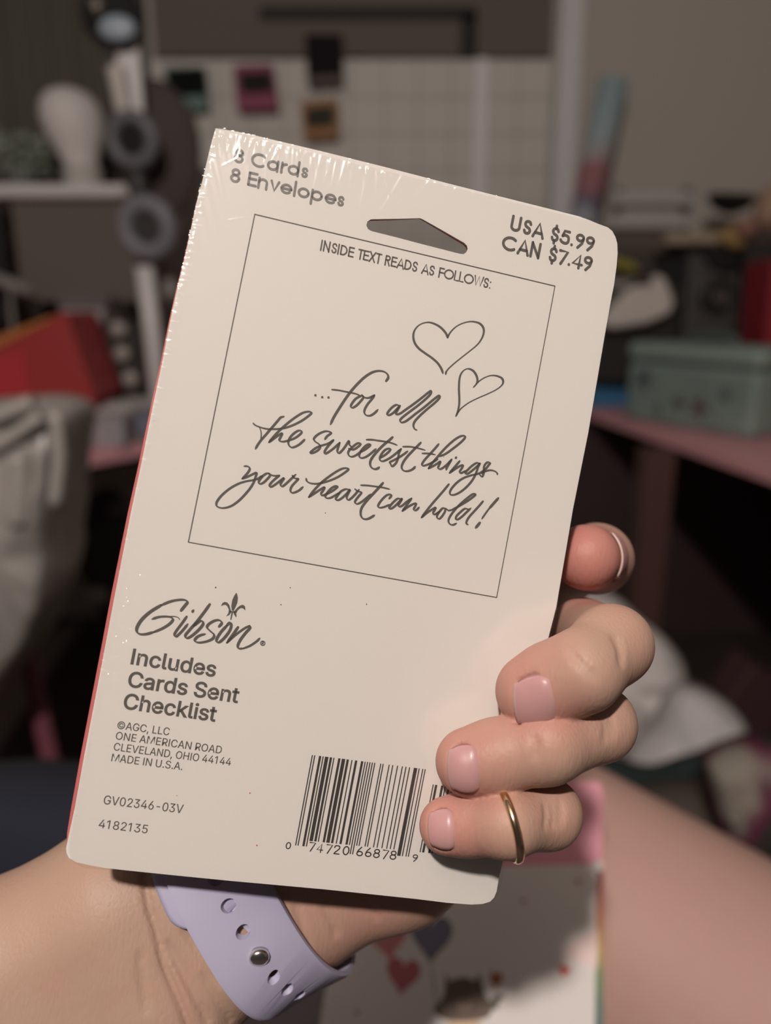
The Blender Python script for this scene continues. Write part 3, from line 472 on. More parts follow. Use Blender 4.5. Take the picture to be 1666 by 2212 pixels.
# ------------------------------------------------------------------ right side
YG = 1.62
mb_ = thing('storage_case', 'mint green rounded storage case with faint flower print on the right desk', 'case', onZ(1500, 940, ZD))
P = [onY(x, y, YG) for x, y in ((1345, 775), (1352, 765), (1400, 768), (1560, 782), (1622, 790), (1630, 800), (1632, 940), (1620, 955), (1500, 935), (1352, 908), (1338, 890))]
a = onZ(1345, 905, ZD); b = onZ(1620, 952, ZD); fd = (b-a); L = np.linalg.norm(fd); fd /= L; nd = np.array([-fd[1], fd[0], 0]); nd = nd if nd[1] > 0 else -nd
Hc = (onY(1345, 768, a[1])[2]-ZD)*1.22
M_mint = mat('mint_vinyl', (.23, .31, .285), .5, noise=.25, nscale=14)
Rz = rot3(0, 0, math.atan2(fd[1], fd[0])); cc = a+fd*L/2+nd*.085
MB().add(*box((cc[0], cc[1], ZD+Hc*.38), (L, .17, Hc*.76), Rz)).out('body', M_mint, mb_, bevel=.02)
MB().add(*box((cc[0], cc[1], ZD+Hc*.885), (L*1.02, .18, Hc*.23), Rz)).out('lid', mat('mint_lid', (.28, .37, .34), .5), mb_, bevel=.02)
MB().add(*tube(spline([cc+fd*(-.07)+np.array([0, 0, Hc*1.0-cc[2]+ZD]), cc+fd*(-.05)+np.array([0, 0, Hc*1.08-cc[2]+ZD]), cc+fd*.05+np.array([0, 0, Hc*1.08-cc[2]+ZD]), cc+fd*.07+np.array([0, 0, Hc*1.0-cc[2]+ZD])]), .009)).out('handle', mat('mint_dark', (.10, .15, .14), .5), mb_, smooth=True)
for u, v, r, col in ((.16, .55, .030, (.07, .095, .10)), (.46, .30, .026, (.13, .12, .12)), (.62, .28, .034, (.14, .11, .11)), (.80, .46, .02, (.09, .12, .11)), (.30, .2, .018, (.12, .15, .13))):
    c = a+fd*(L*u)-nd*.0005+np.array([0, 0, Hc*v-a[2]+ZD]); V = []; 
    for i in range(40):
        t = 2*math.pi*i/40; rr = r*(.72+.28*math.cos(5*t)); V.append(c+fd*rr*math.cos(t)+np.array([0, 0, rr*math.sin(t)]))
    MB().add(*prism(V, nd, .003)).out('flower_print', mat('flower_ink', col, .6), mb_)
bx = MB().add(*box(onZ(1316, 880, ZD)+np.array([-.005, .04, .05]), (.12, .08, .10), rot3(0, 0, .15))).out('blue_box', mat('bright_blue', (.06, .21, .40), .5), None, bevel=.004)
tag(bx, 'small bright blue box beside the mint green storage case', 'box')
# white crumpled cloth and dark machine behind
YM = 2.30
mc = thing('machine', 'dark grey boxy machine with a round dial, behind the mint green case', 'machine', onZ(1570, 800, ZD))
a = onY(1494, 545, YM); b = onY(1640, 700, YM)
MB().add(*box(((a[0]+b[0])/2, YM+.09, (a[2]+ZD)/2), (b[0]-a[0], .17, a[2]-ZD))).out('body', mat('machine_grey', (.075, .07, .066), .55), mc, bevel=.01)
MB().add(*torus(onY(1552, 640, YM-.004), (0, -1, 0), .038, .012)).out('dial_ring', mat('dial_dark', (.02, .018, .017), .5), mc, smooth=True)
MB().add(*cyl(onY(1552, 640, YM+.002), onY(1552, 640, YM+.002)-np.array([0, .014, 0]), .024)).out('dial', mat('dial_brown', (.09, .075, .07), .5), mc)
MB().add(*prism([onY(x, y, YM-.012) for x, y in ((1508, 530), (1618, 528), (1614, 580), (1580, 592), (1540, 580))], (0, 1, 0), .1)).out('hood', M_black, mc, bevel=.006)
MB().add(*prism([onY(x, y, YM-.006) for x, y in ((1500, 660), (1530, 610), (1530, 590), (1500, 590))], (0, 1, 0), .05)).out('slot', mat('slot_grey', (.09, .085, .08), .6), mc, bevel=.003)
sp = thing('black_box', 'small black box left of the dark machine on the right desk', 'box', onZ(1430, 770, ZD))
a = onY(1412, 532, YM+.06); b = onY(1476, 590, YM+.06)
MB().add(*box(((a[0]+b[0])/2, YM+.11, (a[2]+ZD)/2), (b[0]-a[0], .09, a[2]-ZD))).out('body', M_black, sp, bevel=.006)
MB().add(*cyl(onY(1446, 640, YM+.066), onY(1446, 640, YM+.066)-np.array([0, .008, 0]), .03)).out('cone', M_char, sp)
# tray on top with beige things and a black dish
tr = tag(MB().add(*prism([onY(x, y, YM-.03) for x, y in ((1440, 502), (1552, 498), (1556, 526), (1440, 528))], (0, 1, 0), .14)).out('cream_tray', mat('cream_plastic', (.40, .33, .24), .6), None, bevel=.006), 'cream coloured tray resting on top of the dark machines', 'tray')
o = tag(MB().add(*blob(onY(1592, 512, YM-.02), (.05, .035, .036), 8, .2, 2, 3)).out('yellow_pouch', mat('ochre', (.42, .28, .12), .7), None, smooth=True), 'ochre yellow pouch on the cream tray', 'pouch')
o = tag(MB().add(*lathe(onY(1575, 462, YM-.04), (0, -.2, 1), [(.012, 0), (.045, .014), (.062, .038), (.064, .05), (.058, .05), (.052, .045)])).out('black_bowl', mat('bowl_black', (.004, .004, .004), .6), None, smooth=False), 'black bowl standing above the cream tray at right', 'bowl')
o = tag(MB().add(*blob(onY(1674, 450, YM-.05), (.055, .05, .06), 2, .2, 2, 3)).out('peach_bundle', mat('peach_cloth', (.46, .31, .22), .8), None, smooth=True), 'peach coloured cloth bundle right of the black bowl, cut by the frame', 'cloth')
o = tag(MB().add(*blob(onY(1612, 492, YM-.06), (.03, .03, .028), 6, .2, 2, 3)).out('pink_bundle', mat('salmon_cloth', (.36, .2, .15), .8), None, smooth=True), 'salmon pink scrap of cloth below the peach bundle', 'cloth')
# pale rails on the wall behind
rk = thing('wall_rack', 'two pale horizontal rails on the back wall right of the paper roll', 'rack', onY(1400, 495, YW-.03))
for y in (428, 478):
    MB().add(*ybox(1325, y-14, 1492, y+14, YW-.03, .02)).out('rail', mat('rail_white', (.52, .50, .50), .5), rk, bevel=.003)
p_ = onY(1335, 400, YW-.01); q_ = onY(1335, 505, YW-.01)
for x in (1335, 1482):
    MB().add(*ybox(x-4, 405, x+4, 500, YW-.012, .010)).out('bracket', M_char, rk)
low = tag(MB().add(*ybox(1310, 496, 1440, 545, YW-.2, .18)).out('brown_box', mat('brown_card', (.12, .09, .075), .8), None, bevel=.004), 'brown box under the two pale wall rails', 'box')
o = tag(MB().add(*prism([onY(x, y, 2.1) for x, y in ((1318, 552), (1372, 566), (1380, 588), (1318, 574))], (0, 1, 0), .04)).out('yellow_ruler', mat('yellow_green', (.26, .23, .03), .5), None, bevel=.002), 'olive yellow strip right beside the upper edge of the held card', 'ruler')
dkb = tag(MB().add(*ybox(1310, 545, 1412, 600, 2.14, .1)).out('dark_case', mat('dark_brown_case', (.05, .04, .036), .7), None, bevel=.006), 'dark brown case behind the olive yellow strip', 'case')
cl = MB().add(*prism([onY(x, y, 2.2) for x, y in ((1290, 700), (1325, 660), (1370, 612), (1405, 590), (1440, 596), (1462, 655), (1450, 680), (1400, 700), (1330, 712))], (0, 1, 0), .05)).out('white_cloth', mat('offwhite_cloth', (.70, .645, .60), .85, bump=.3, bscale=40), None, bevel=.02)
tag(cl, 'folded off white cloth leaning up behind the mint green case', 'cloth')
bs_ = tag(MB().add(*prism([onY(x, y, 2.27) for x, y in ((1270, 660), (1460, 650), (1470, 770), (1440, 826), (1270, 826))], (0, 1, 0), .06)).out('black_pouch', mat('black_pouch', (.03, .027, .024), .8), None, bevel=.01), 'black pouch under the off white cloth on the right desk', 'pouch')
rd = thing('binder', 'red binder standing at the right edge of the frame', 'binder', onZ(1690, 830, ZD))
MB().add(*prism([onY(x, y, 2.06) for x, y in ((1672, 560), (1730, 560), (1730, 845), (1644, 845), (1656, 700))], (0, 1, 0), .15)).out('cover', mat('binder_red', (.30, .02, .03), .5), rd, bevel=.004)
bk = tag(MB().add(*ybox(1618, 520, 1668, 800, 2.24, .03)).out('black_folder', mat('folder_black', (.03, .028, .028), .6), None, bevel=.003), 'black folder standing left of the red binder', 'folder')

# ------------------------------------------------------------------ floor heaps at lower right
def sheet(name, pxs, Y0, Y1, m, seed, amp, label, cat, per=10, thick=.10):
    # a heap of cloth: outline in the picture, bulging towards the viewer
    P = np.array([onY(x, y, Y0) for x, y in pxs]); ringp = spline(np.vstack([P, P[:1]]), per=5)[:-1]; n = len(ringp); c0 = P.mean(0)
    V = []; F = []; K = 10
    for k in range(K+1):
        s = k/K; sc = 1-s; 
        for p in ringp:
            q = c0+(p-c0)*(1-s)**.8; f = NZ.fractal(Vector(q*7+np.array([seed, 0, 0])), 1, 2.1, 4)
            q = q+np.array([0, -thick*math.sqrt(max(0, 1-(1-s)**2))-amp*f*min(1, 3*s), 0]); V.append(q)
    back = len(V)
    for p in ringp: V.append(p+np.array([0, .06, 0]))
    for k in range(K):
        for i in range(n): F.append((k*n+i, k*n+(i+1) % n, (k+1)*n+(i+1) % n, (k+1)*n+i))
    for i in range(n): F.append((back+i, back+(i+1) % n, (i+1) % n, i))
    F.append(tuple(back+i for i in reversed(range(n))))
    o = MB().add(V, F).out(name, m, None, smooth=True)
    z = o.location.z
    return tag(o, label, cat)
M_sheet = mat('white_sheet', (.84, .80, .78), .9, bump=.3, bscale=50)
sheet('white_sheet', [(1200, 1318), (1250, 1284), (1330, 1296), (1390, 1345), (1450, 1395), (1480, 1450), (1455, 1510), (1400, 1570), (1335, 1630), (1280, 1655), (1220, 1630), (1190, 1480)], 1.66, 1.7, M_sheet, 1, .06, 'crumpled white sheet heaped behind the fingers, upper heap', 'sheet')
sheet('white_pillowcase', [(1425, 1590), (1470, 1510), (1530, 1505), (1590, 1540), (1614, 1580), (1592, 1620), (1555, 1602), (1500, 1640), (1440, 1676), (1390, 1690), (1362, 1655)], 1.46, 1.6, mat('white_pillowcase', (.80, .77, .78), .9), 5, .05, 'whitish pillowcase with a pointed corner in front of the white sheet', 'pillowcase', thick=.07)
sheet('teal_blanket', [(1270, 1650), (1330, 1664), (1420, 1690), (1500, 1668), (1560, 1660), (1560, 1740), (1500, 1800), (1380, 1820), (1270, 1760)], 1.31, 1.5, mat('dark_teal', (.03, .055, .058), .9), 9, .03, 'dark teal blanket below the white pillowcase', 'blanket', thick=.05)
M_flo = bpy.data.materials.new('floral_cloth'); M_flo.use_nodes = True; nt = M_flo.node_tree; b_ = nt.nodes['Principled BSDF']; b_.inputs['Roughness'].default_value = .9
tc = nt.nodes.new('ShaderNodeTexCoord'); nz = nt.nodes.new('ShaderNodeTexNoise'); nz.inputs['Scale'].default_value = 7; nz.inputs['Detail'].default_value = 2
rp = nt.nodes.new('ShaderNodeValToRGB'); rp.color_ramp.interpolation = 'EASE'
rp.color_ramp.elements[0].position = .42; rp.color_ramp.elements[0].color = (.05, .04, .035, 1); rp.color_ramp.elements[1].position = .62; rp.color_ramp.elements[1].color = (.36, .33, .28, 1)
e_ = rp.color_ramp.elements.new(.5); e_.color = (.16, .03, .075, 1)
nt.links.new(tc.outputs['Object'], nz.inputs['Vector']); nt.links.new(nz.outputs['Fac'], rp.inputs['Fac']); nt.links.new(rp.outputs['Color'], b_.inputs['Base Color'])
sheet('floral_blanket', [(1545, 1665), (1600, 1640), (1680, 1625), (1790, 1660), (1800, 1960), (1690, 1960), (1620, 1900), (1560, 1800)], 1.08, 1.3, M_flo, 3, .04, 'floral blanket in cream, magenta and brown at the right edge of the frame', 'blanket', thick=.06)
sheet('brown_blanket', [(1380, 1745), (1470, 1725), (1560, 1735), (1620, 1830), (1660, 1900), (1620, 1960), (1480, 1900), (1390, 1840)], 1.19, 1.3, mat('brown_blanket', (.11, .09, .075), .9), 6, .03, 'dark brown blanket beside the thigh, left of the floral blanket', 'blanket', thick=.05)
bpy.context.view_layer.update(); hit = SC.ray_cast(bpy.context.evaluated_depsgraph_get(), Vector(CAM), Vector(ray(1581, 1771)).normalized())
hp = np.array(hit[1]) if hit[0] else onY(1581, 1771, 1.0)
o = tag(MB().add(*blob(hp-.003*ray(1581, 1771), (.006, .006, .006), 0, 0, 1, 3)).out('glint_bead', mat('shiny_metal', (.85, .8, .75), .12, 1.0), None, smooth=True), 'tiny shiny metal bead added for a glint on the floral blanket, near the right edge', 'bead')  # bead added only to throw a blurred glint of the lamp
o = tag(MB().add(*box(onY(1640, 1510, 1.75), (.22, .1, .16), rot3(0, .5, .1))).out('maroon_box', mat('maroon', (.075, .032, .036), .7), None, bevel=.01), 'maroon box on the floor beyond the white pillowcase', 'box')
o = tag(MB().add(*blob(onY(205, 1288, 1.72), (.036, .02, .022), 4, .15, 2, 3)).out('white_sock', mat('grey_white_cloth', (.30, .28, .27), .9), None, smooth=True), 'small whitish cloth scrap in the dark under the left desk', 'cloth')
o = tag(MB().add(*box(onY(248, 1215, 1.85), (.16, .1, .36), rot3(0, -.35, 0))).out('dark_bag', mat('dark_plum', (.035, .03, .034), .8), None, bevel=.03), 'dark leaning bag under the left desk near the card edge', 'bag')
# dark bed and the navy cushion
bed = thing('bed', 'dark bed the person sits on, along the bottom of the frame', 'bed', (0, .3, 0))
MB().add(*box((0, .24, .30), (2.4, .9, .22))).out('mattress', mat('dark_bedding', (.05, .04, .042), .9), bed, bevel=.04)
MB().add(*box((0, .24, .10), (2.3, .86, .18))).out('bed_frame', M_redwood, bed)
sheet('navy_cushion', [(-160, 1745), (0, 1734), (110, 1740), (205, 1748), (235, 1850), (225, 2060), (190, 2290), (-160, 2290)], .52, .6, mat('navy_cloth', (.017, .020, .036), .95, bump=.2, bscale=300), 2, .006, 'navy blue cushion at lower left behind the forearm', 'cushion', thick=.03)
# ------------------------------------------------------------------ the person: hand, forearm, thigh (camera space distance fields)
def smin(a, b, k):
    h = np.clip(.5+.5*(b-a)/k, 0, 1); return b*(1-h)+a*h-k*h*(1-h)
def seg(P, a, b, r1, r2):
    ab = b-a; t = np.clip(((P-a)@ab)/(ab@ab), 0, 1); return np.linalg.norm(P-a-t[..., None]*ab, axis=-1)-(r1+(r2-r1)*t)
mm = .001
def on_card(px, py, r):                       # centre of a finger of radius r pressing on the card
    return C(px, py, card_depth(px, py)-r-.0006)
rT = [8.1*mm, 7.3*mm, 6.1*mm]
FING = {                                      # chains of (point, radius)
 'middle': [(on_card(1152, 1494, 9.3*mm), 7.9*mm), (on_card(1196, 1474, 11.0*mm), 8.2*mm), (C(1256, 1450, .1590), 8.2*mm), (C(1322, 1393, .1665), 8.3*mm), (C(1262, 1372, .190), 8.6*mm), (C(1110, 1480, .214), 10.5*mm)],
 'ring': [(on_card(1014, 1646, 7.9*mm), 7.1*mm), (on_card(1070, 1634, 9.2*mm), 7.4*mm), (C(1180, 1608, .1600), 7.8*mm), (C(1291, 1563, .1680), 7.9*mm), (C(1232, 1580, .190), 8.2*mm), (C(1090, 1615, .212), 10.5*mm)],
 'pinky': [(on_card(966, 1784, 6.4*mm), 5.9*mm), (on_card(1010, 1780, 7.8*mm), 6.2*mm), (C(1095, 1779, .1582), 6.5*mm), (C(1181, 1757, .1655), 7.1*mm), (C(1140, 1766, .186), 7.2*mm), (C(1050, 1756, .207), 10*mm)],
 'index': [(C(1266, 1204, .1875), 8.0*mm), (C(1290, 1207, .2035), 8.6*mm), (C(1222, 1230, .228), 8.9*mm), (C(1150, 1310, .240), 9.6*mm), (C(1075, 1425, .222), 11*mm)],
 'thumb': [(C(905, 1180, .1965), 8.2*mm), (C(850, 1270, .198), 9.4*mm), (C(770, 1430, .2015), 10*mm), (C(690, 1640, .206), 13*mm), (C(600, 1790, .208), 15*mm)],
}
SK = {'index': 3.5*mm}
CW = C(480, 1950, .1930); CB = C(309, 2043, .1905); e1 = np.array([.497, .868, 0.0])
axW = CW-CB; axW /= np.linalg.norm(axW)
e1 = e1-axW*(e1@axW); e1 /= np.linalg.norm(e1); e2 = np.cross(axW, e1); e2 = e2 if e2[2] < 0 else -e2
def limb(pts):                                # flattened limb: two parallel rounded chains
    L = []
    for (p, o, r), (q, o2, r2) in zip(pts[:-1], pts[1:]):
        for s in (-1, 0, 1): L.append((p+e1*o*s, q+e1*o2*s, r, r2))
    return L
CH = C(600, 1880, .202)
ARM = limb([(C(-900, 2740, .190), .0140, .0250), (C(-260, 2353, .183), .0112, .0192), (C(60, 2179, .187), .0113, .0195), (CB, .0116, .0196), (CW, .0078, .0164), (CH, .0086, .0160)])
PALM = [(C(600, 1820, .206), C(1075, 1425, .222), .0155, .0115), (C(620, 1850, .206), C(1110, 1480, .214), .0155, .0110), (C(640, 1890, .205), C(1090, 1615, .212), .015, .0110),
        (C(655, 1915, .203), C(1050, 1756, .207), .0145, .0102), (C(640, 1952, .200), C(868, 1868, .202), .0145, .0135), (C(868, 1868, .202), C(1040, 1760, .207), .0135, .0102), (C(590, 1800, .206), C(740, 1520, .207), .016, .012)]
GROUPS = [(4*mm, ARM), (8*mm, PALM)]+[(SK.get(k, 2.2*mm), [(c[i][0], c[i+1][0], c[i][1], c[i+1][1]) for i in range(len(c)-1)]) for k, c in FING.items()]
JK = [0, 9*mm]+[.3*mm, .3*mm, .3*mm, 1.5*mm, 4*mm]
def sdf_pts(P, groups=None):
    out = None
    for (k, S), j in zip(GROUPS, JK):
        f = None
        for s in S:
            d = seg(P, *s); f = d if f is None else smin(f, d, k)
        out = f if out is None else smin(out, f, j)
    return out
def sdf_group(P, gi):
    f = None
    for s in GROUPS[gi][1]:
        d = seg(P, *s); f = d if f is None else smin(f, d, GROUPS[gi][0])
    return f
def cast(o, d, fn, far):                      # outermost surface along o + t d
    o = np.atleast_2d(o); d = np.atleast_2d(d); lo = np.zeros(len(o)); hi = np.full(len(o), far)
    for _ in range(26):
        m = (lo+hi)/2; v = fn(o+d*m[:, None]); ins = v < 0; lo = np.where(ins, m, lo); hi = np.where(ins, hi, m)
    return (lo+hi)/2
def march(px, py):                            # first skin point seen at a pixel
    d = C(px, py, 1.0); t = .12
    for _ in range(160):
        v = float(sdf_pts((d*t)[None])[0])
        if v < 5e-5: break
        t += max(v*.8, 2e-5)
        if t > .3: return None
    return d*t
hstep = .00068
lo_ = np.array([-.106, -.004, .144]); hi_ = np.array([.066, .142, .250]); NX = ((hi_-lo_)/hstep).astype(int)+1
GX = [lo_[i]+hstep*np.arange(NX[i]) for i in range(3)]
FD = np.full(NX, .02, np.float32)
def block(bmin, bmax):
    i0 = np.maximum(0, ((bmin-lo_)/hstep).astype(int)); i1 = np.minimum(NX, ((bmax-lo_)/hstep).astype(int)+2)
    if np.any(i1 <= i0): return None
    sl = tuple(slice(a, b) for a, b in zip(i0, i1))
    P = np.stack(np.meshgrid(*[GX[i][i0[i]:i1[i]].astype(np.float32) for i in range(3)], indexing='ij'), -1)
    return sl, P
MG = .010
for (k, S), j in zip(GROUPS, JK):
    pts = np.array([p for s in S for p in s[:2]]); rm = max(max(s[2:]) for s in S)
    g = block(pts.min(0)-rm-MG, pts.max(0)+rm+MG)
    sl0, P0 = g; loc = np.full(P0.shape[:3], .02, np.float32); base = np.array([s_.start for s_ in sl0])
    for s in S:
        ends = np.array(s[:2]); r_ = max(s[2:]); q = block(ends.min(0)-r_-MG, ends.max(0)+r_+MG)
        if q is None: continue
        sl, P = q; l2 = tuple(slice(max(a.start-b, 0), a.stop-b) for a, b in zip(sl, base))
        d = seg(P, s[0].astype(np.float32), s[1].astype(np.float32), s[2], s[3]).astype(np.float32)
        loc[l2] = smin(loc[l2], d, k)
    FD[sl0] = smin(FD[sl0], loc, j) if j else np.minimum(FD[sl0], loc)
def carve(pts3, r, k):                        # a groove along points on the skin
    for a, b in zip(pts3[:-1], pts3[1:]):
        q = block(np.minimum(a, b)-r-.003, np.maximum(a, b)+r+.003)
        if q is None: continue
        sl, P = q; d = seg(P, a, b, r, r); FD[sl] = -smin(-FD[sl], d, k)
def crease(px, r, depth, k=.8*mm):
    Q = [march(x, y) for x, y in spline(px, per=4)]; Q = [q for q in Q if q is not None]
    if len(Q) < 2: return
    Q = [q*(1+(r-depth-r*2+r)/q[2]*0) - np.array([0, 0, r-depth]) for q in Q]
    carve(Q, r, k)
for px, r, dp in (([(310, 1885), (320, 1954), (338, 2014), (352, 2080), (376, 2140), (402, 2205), (420, 2260)], .6*mm, .85*mm), ([(362, 2040), (392, 2095), (420, 2148), (450, 2205)], .7*mm, .55*mm), ([(400, 2012), (424, 2050), (452, 2090), (480, 2125)], .7*mm, .45*mm), ([(304, 2060), (310, 2120), (318, 2180)], 1.0*mm, .2*mm), ([(440, 2110), (470, 2160), (500, 2205)], .8*mm, .22*mm),
                  ([(590, 1952), (618, 1990), (640, 2030)], .9*mm, .3*mm), ([(640, 1950), (655, 2000), (668, 2045)], .8*mm, .25*mm), ([(700, 1945), (718, 1990), (730, 2020)], .9*mm, .2*mm), ([(800, 1955), (815, 1985)], .8*mm, .18*mm),
                  ([(1236, 1412), (1262, 1440), (1290, 1466)], .6*mm, .08*mm), ([(1228, 1400), (1250, 1424)], .5*mm, .07*mm), ([(1330, 1372), (1344, 1400), (1346, 1430)], 1.1*mm, .03*mm), ([(1318, 1540), (1326, 1566), (1322, 1592)], .6*mm, .07*mm), ([(1306, 1552), (1312, 1574), (1308, 1600)], .6*mm, .05*mm),
                  ([(1180, 1735), (1184, 1756), (1180, 1782)], .6*mm, .12*mm), ([(1194, 1732), (1200, 1756), (1196, 1784)], .6*mm, .12*mm), ([(1210, 1730), (1215, 1752), (1212, 1778)], .6*mm, .12*mm), ([(1150, 1590), (1158, 1612), (1152, 1640)], .7*mm, .08*mm)):
    crease(px, r, dp)
# fingernails sit in carved beds
NAILS = {}
def nail_patch(gi, c, a, n, Lh, phw, lift=.00003, base_round=.0):
    """c: centre on the finger axis, a: unit axis towards the tip, n: outward nail normal"""
    a = a/np.linalg.norm(a); n = n-a*(n@a); n /= np.linalg.norm(n); s = np.cross(a, n); N = 15
    u = np.linspace(-1, 1, N); A, B = np.meshgrid(u, u, indexing='ij')
    X = A*np.sqrt(1-.30*B*B); Y = B*np.sqrt(1-.30*A*A)
    o = c+X[..., None]*Lh*a; ph = Y*phw; d = np.cos(ph)[..., None]*n+np.sin(ph)[..., None]*s
    t = cast(o.reshape(-1, 3), d.reshape(-1, 3), lambda q: sdf_group(q, gi), .016).reshape(N, N)
    e = np.maximum(abs(A), abs(B)); t = t+lift+.00032*(1-e**2)-.0006*np.clip((e-.86)/.14, 0, 1)*(A < .8)-.0004*np.clip((-.55-A)/.45, 0, 1)
    V = o+d*t[..., None]; border = [V[0, j] for j in range(N)]+[V[i, -1] for i in range(1, N)]+[V[-1, j] for j in range(N-2, -1, -1)]+[V[i, 0] for i in range(N-2, 0, -1)]
    return V, border, A
ax_ = lambda k: FING[k][0][0]-FING[k][1][0]
back = np.array([0, 0, -1.0])
nm_ = {'middle': (2, C(1146, 1494, FING['middle'][0][0][2]), np.array([-1, .12, .08]), np.array([.05, .14, -1]), 4.0*mm, .76),
       'ring': (3, C(1003, 1645, FING['ring'][0][0][2]), np.array([-1, .06, .1]), np.array([.06, -.06, -1]), 3.2*mm, .76),
       'pinky': (4, C(957, 1780, FING['pinky'][0][0][2]), np.array([-1, .05, .1]), np.array([-.05, -.2, -1]), 2.7*mm, .74),
       'index': (5, C(1276, 1206, .1935), ax_('index'), np.array([1, -.14, -.38]), 5.0*mm, .80)}
for k, (gi, c, a, n, L_, ph) in nm_.items():
    V, bd_, A = nail_patch(gi, c, a, n, L_, ph); NAILS[k] = (V, A)
    nn = n/np.linalg.norm(n)
    N_ = V.shape[0]; j0 = [V[i, -1] for i in range(5, N_)]+[V[-1, j] for j in range(N_-2, -1, -1)]+[V[i, 0] for i in range(N_-2, 4, -1)]
    carve([np.asarray(b)+nn*.0003 for b in j0], .00048, .0006)
# surface nets
def surface_nets(Fv_):
    S = Fv_ < 0; n0, n1, n2 = Fv_.shape
    c8 = [(i, j, k) for i in (0, 1) for j in (0, 1) for k in (0, 1)]
    cnt = np.zeros((n0-1, n1-1, n2-1), np.uint8)
    for i, j, k in c8: cnt += S[i:n0-1+i, j:n1-1+j, k:n2-1+k]
    act = np.argwhere((cnt > 0) & (cnt < 8)); ids = np.full(cnt.shape, -1, np.int32); ids[tuple(act.T)] = np.arange(len(act))
    acc = np.zeros((len(act), 3)); num = np.zeros(len(act))
    val = {c: Fv_[act[:, 0]+c[0], act[:, 1]+c[1], act[:, 2]+c[2]] for c in c8}
    for c in c8:
        for ax in range(3):
            if c[ax]: continue
            d = list(c); d[ax] = 1; d = tuple(d); a, b = val[c], val[d]; x = (a < 0) != (b < 0)
            t = np.where(x, a/np.where(a == b, 1, a-b), 0); p = np.tile(np.array(c, float), (len(act), 1)); p[:, ax] += t
            acc[x] += p[x]; num += x
    V = act+acc/num[:, None]; Q = []
    for ax in range(3):
        sl = [slice(1, -1)]*3; a_ = [slice(1, -1)]*3; b_ = [slice(1, -1)]*3; a_[ax] = slice(0, -1); b_[ax] = slice(1, None)
        x = S[tuple(a_)] != S[tuple(b_)]; e = np.argwhere(x); off = np.array([1, 1, 1]); off[ax] = 0; e = e+off
        o1, o2 = [(1, 2), (2, 0), (0, 1)][ax]; d1 = np.zeros(3, int); d1[o1] = 1; d2 = np.zeros(3, int); d2[o2] = 1
        inside = S[tuple(e.T)]
        q = np.stack([ids[tuple((e-d1-d2).T)], ids[tuple((e-d2).T)], ids[tuple(e.T)], ids[tuple((e-d1).T)]], 1)
        q[~inside] = q[~inside][:, ::-1]; Q.append(q)
    Q = np.vstack(Q); Q = Q[(Q >= 0).all(1)]
    return V, Q
for s_ in ((0, slice(None), slice(None)), (-1, slice(None), slice(None)), (slice(None), 0, slice(None)), (slice(None), -1, slice(None)), (slice(None), slice(None), 0), (slice(None), slice(None), -1)): FD[s_] = np.maximum(FD[s_], .0003)
SV, SQ = surface_nets(FD); SV = lo_+hstep*SV
# the rest of the forearm, towards the elbow, beyond the frame
h4 = .0022; l4 = np.array([-.26, .06, .12]); u4 = np.array([-.02, .26, .26]); n4 = ((u4-l4)/h4).astype(int)
P4 = np.stack(np.meshgrid(*[l4[i]+h4*np.arange(n4[i]) for i in range(3)], indexing='ij'), -1)
f4 = sdf_group(P4, 0); bq = np.max(np.maximum(lo_+.004-P4, P4-hi_+.004), axis=-1); f4 = np.maximum(f4, -bq)
EV, EQ = surface_nets(f4.astype(np.float32)); EV = l4+h4*EV; SQ = np.vstack([SQ, EQ+len(SV)]); SV = np.vstack([SV, EV])
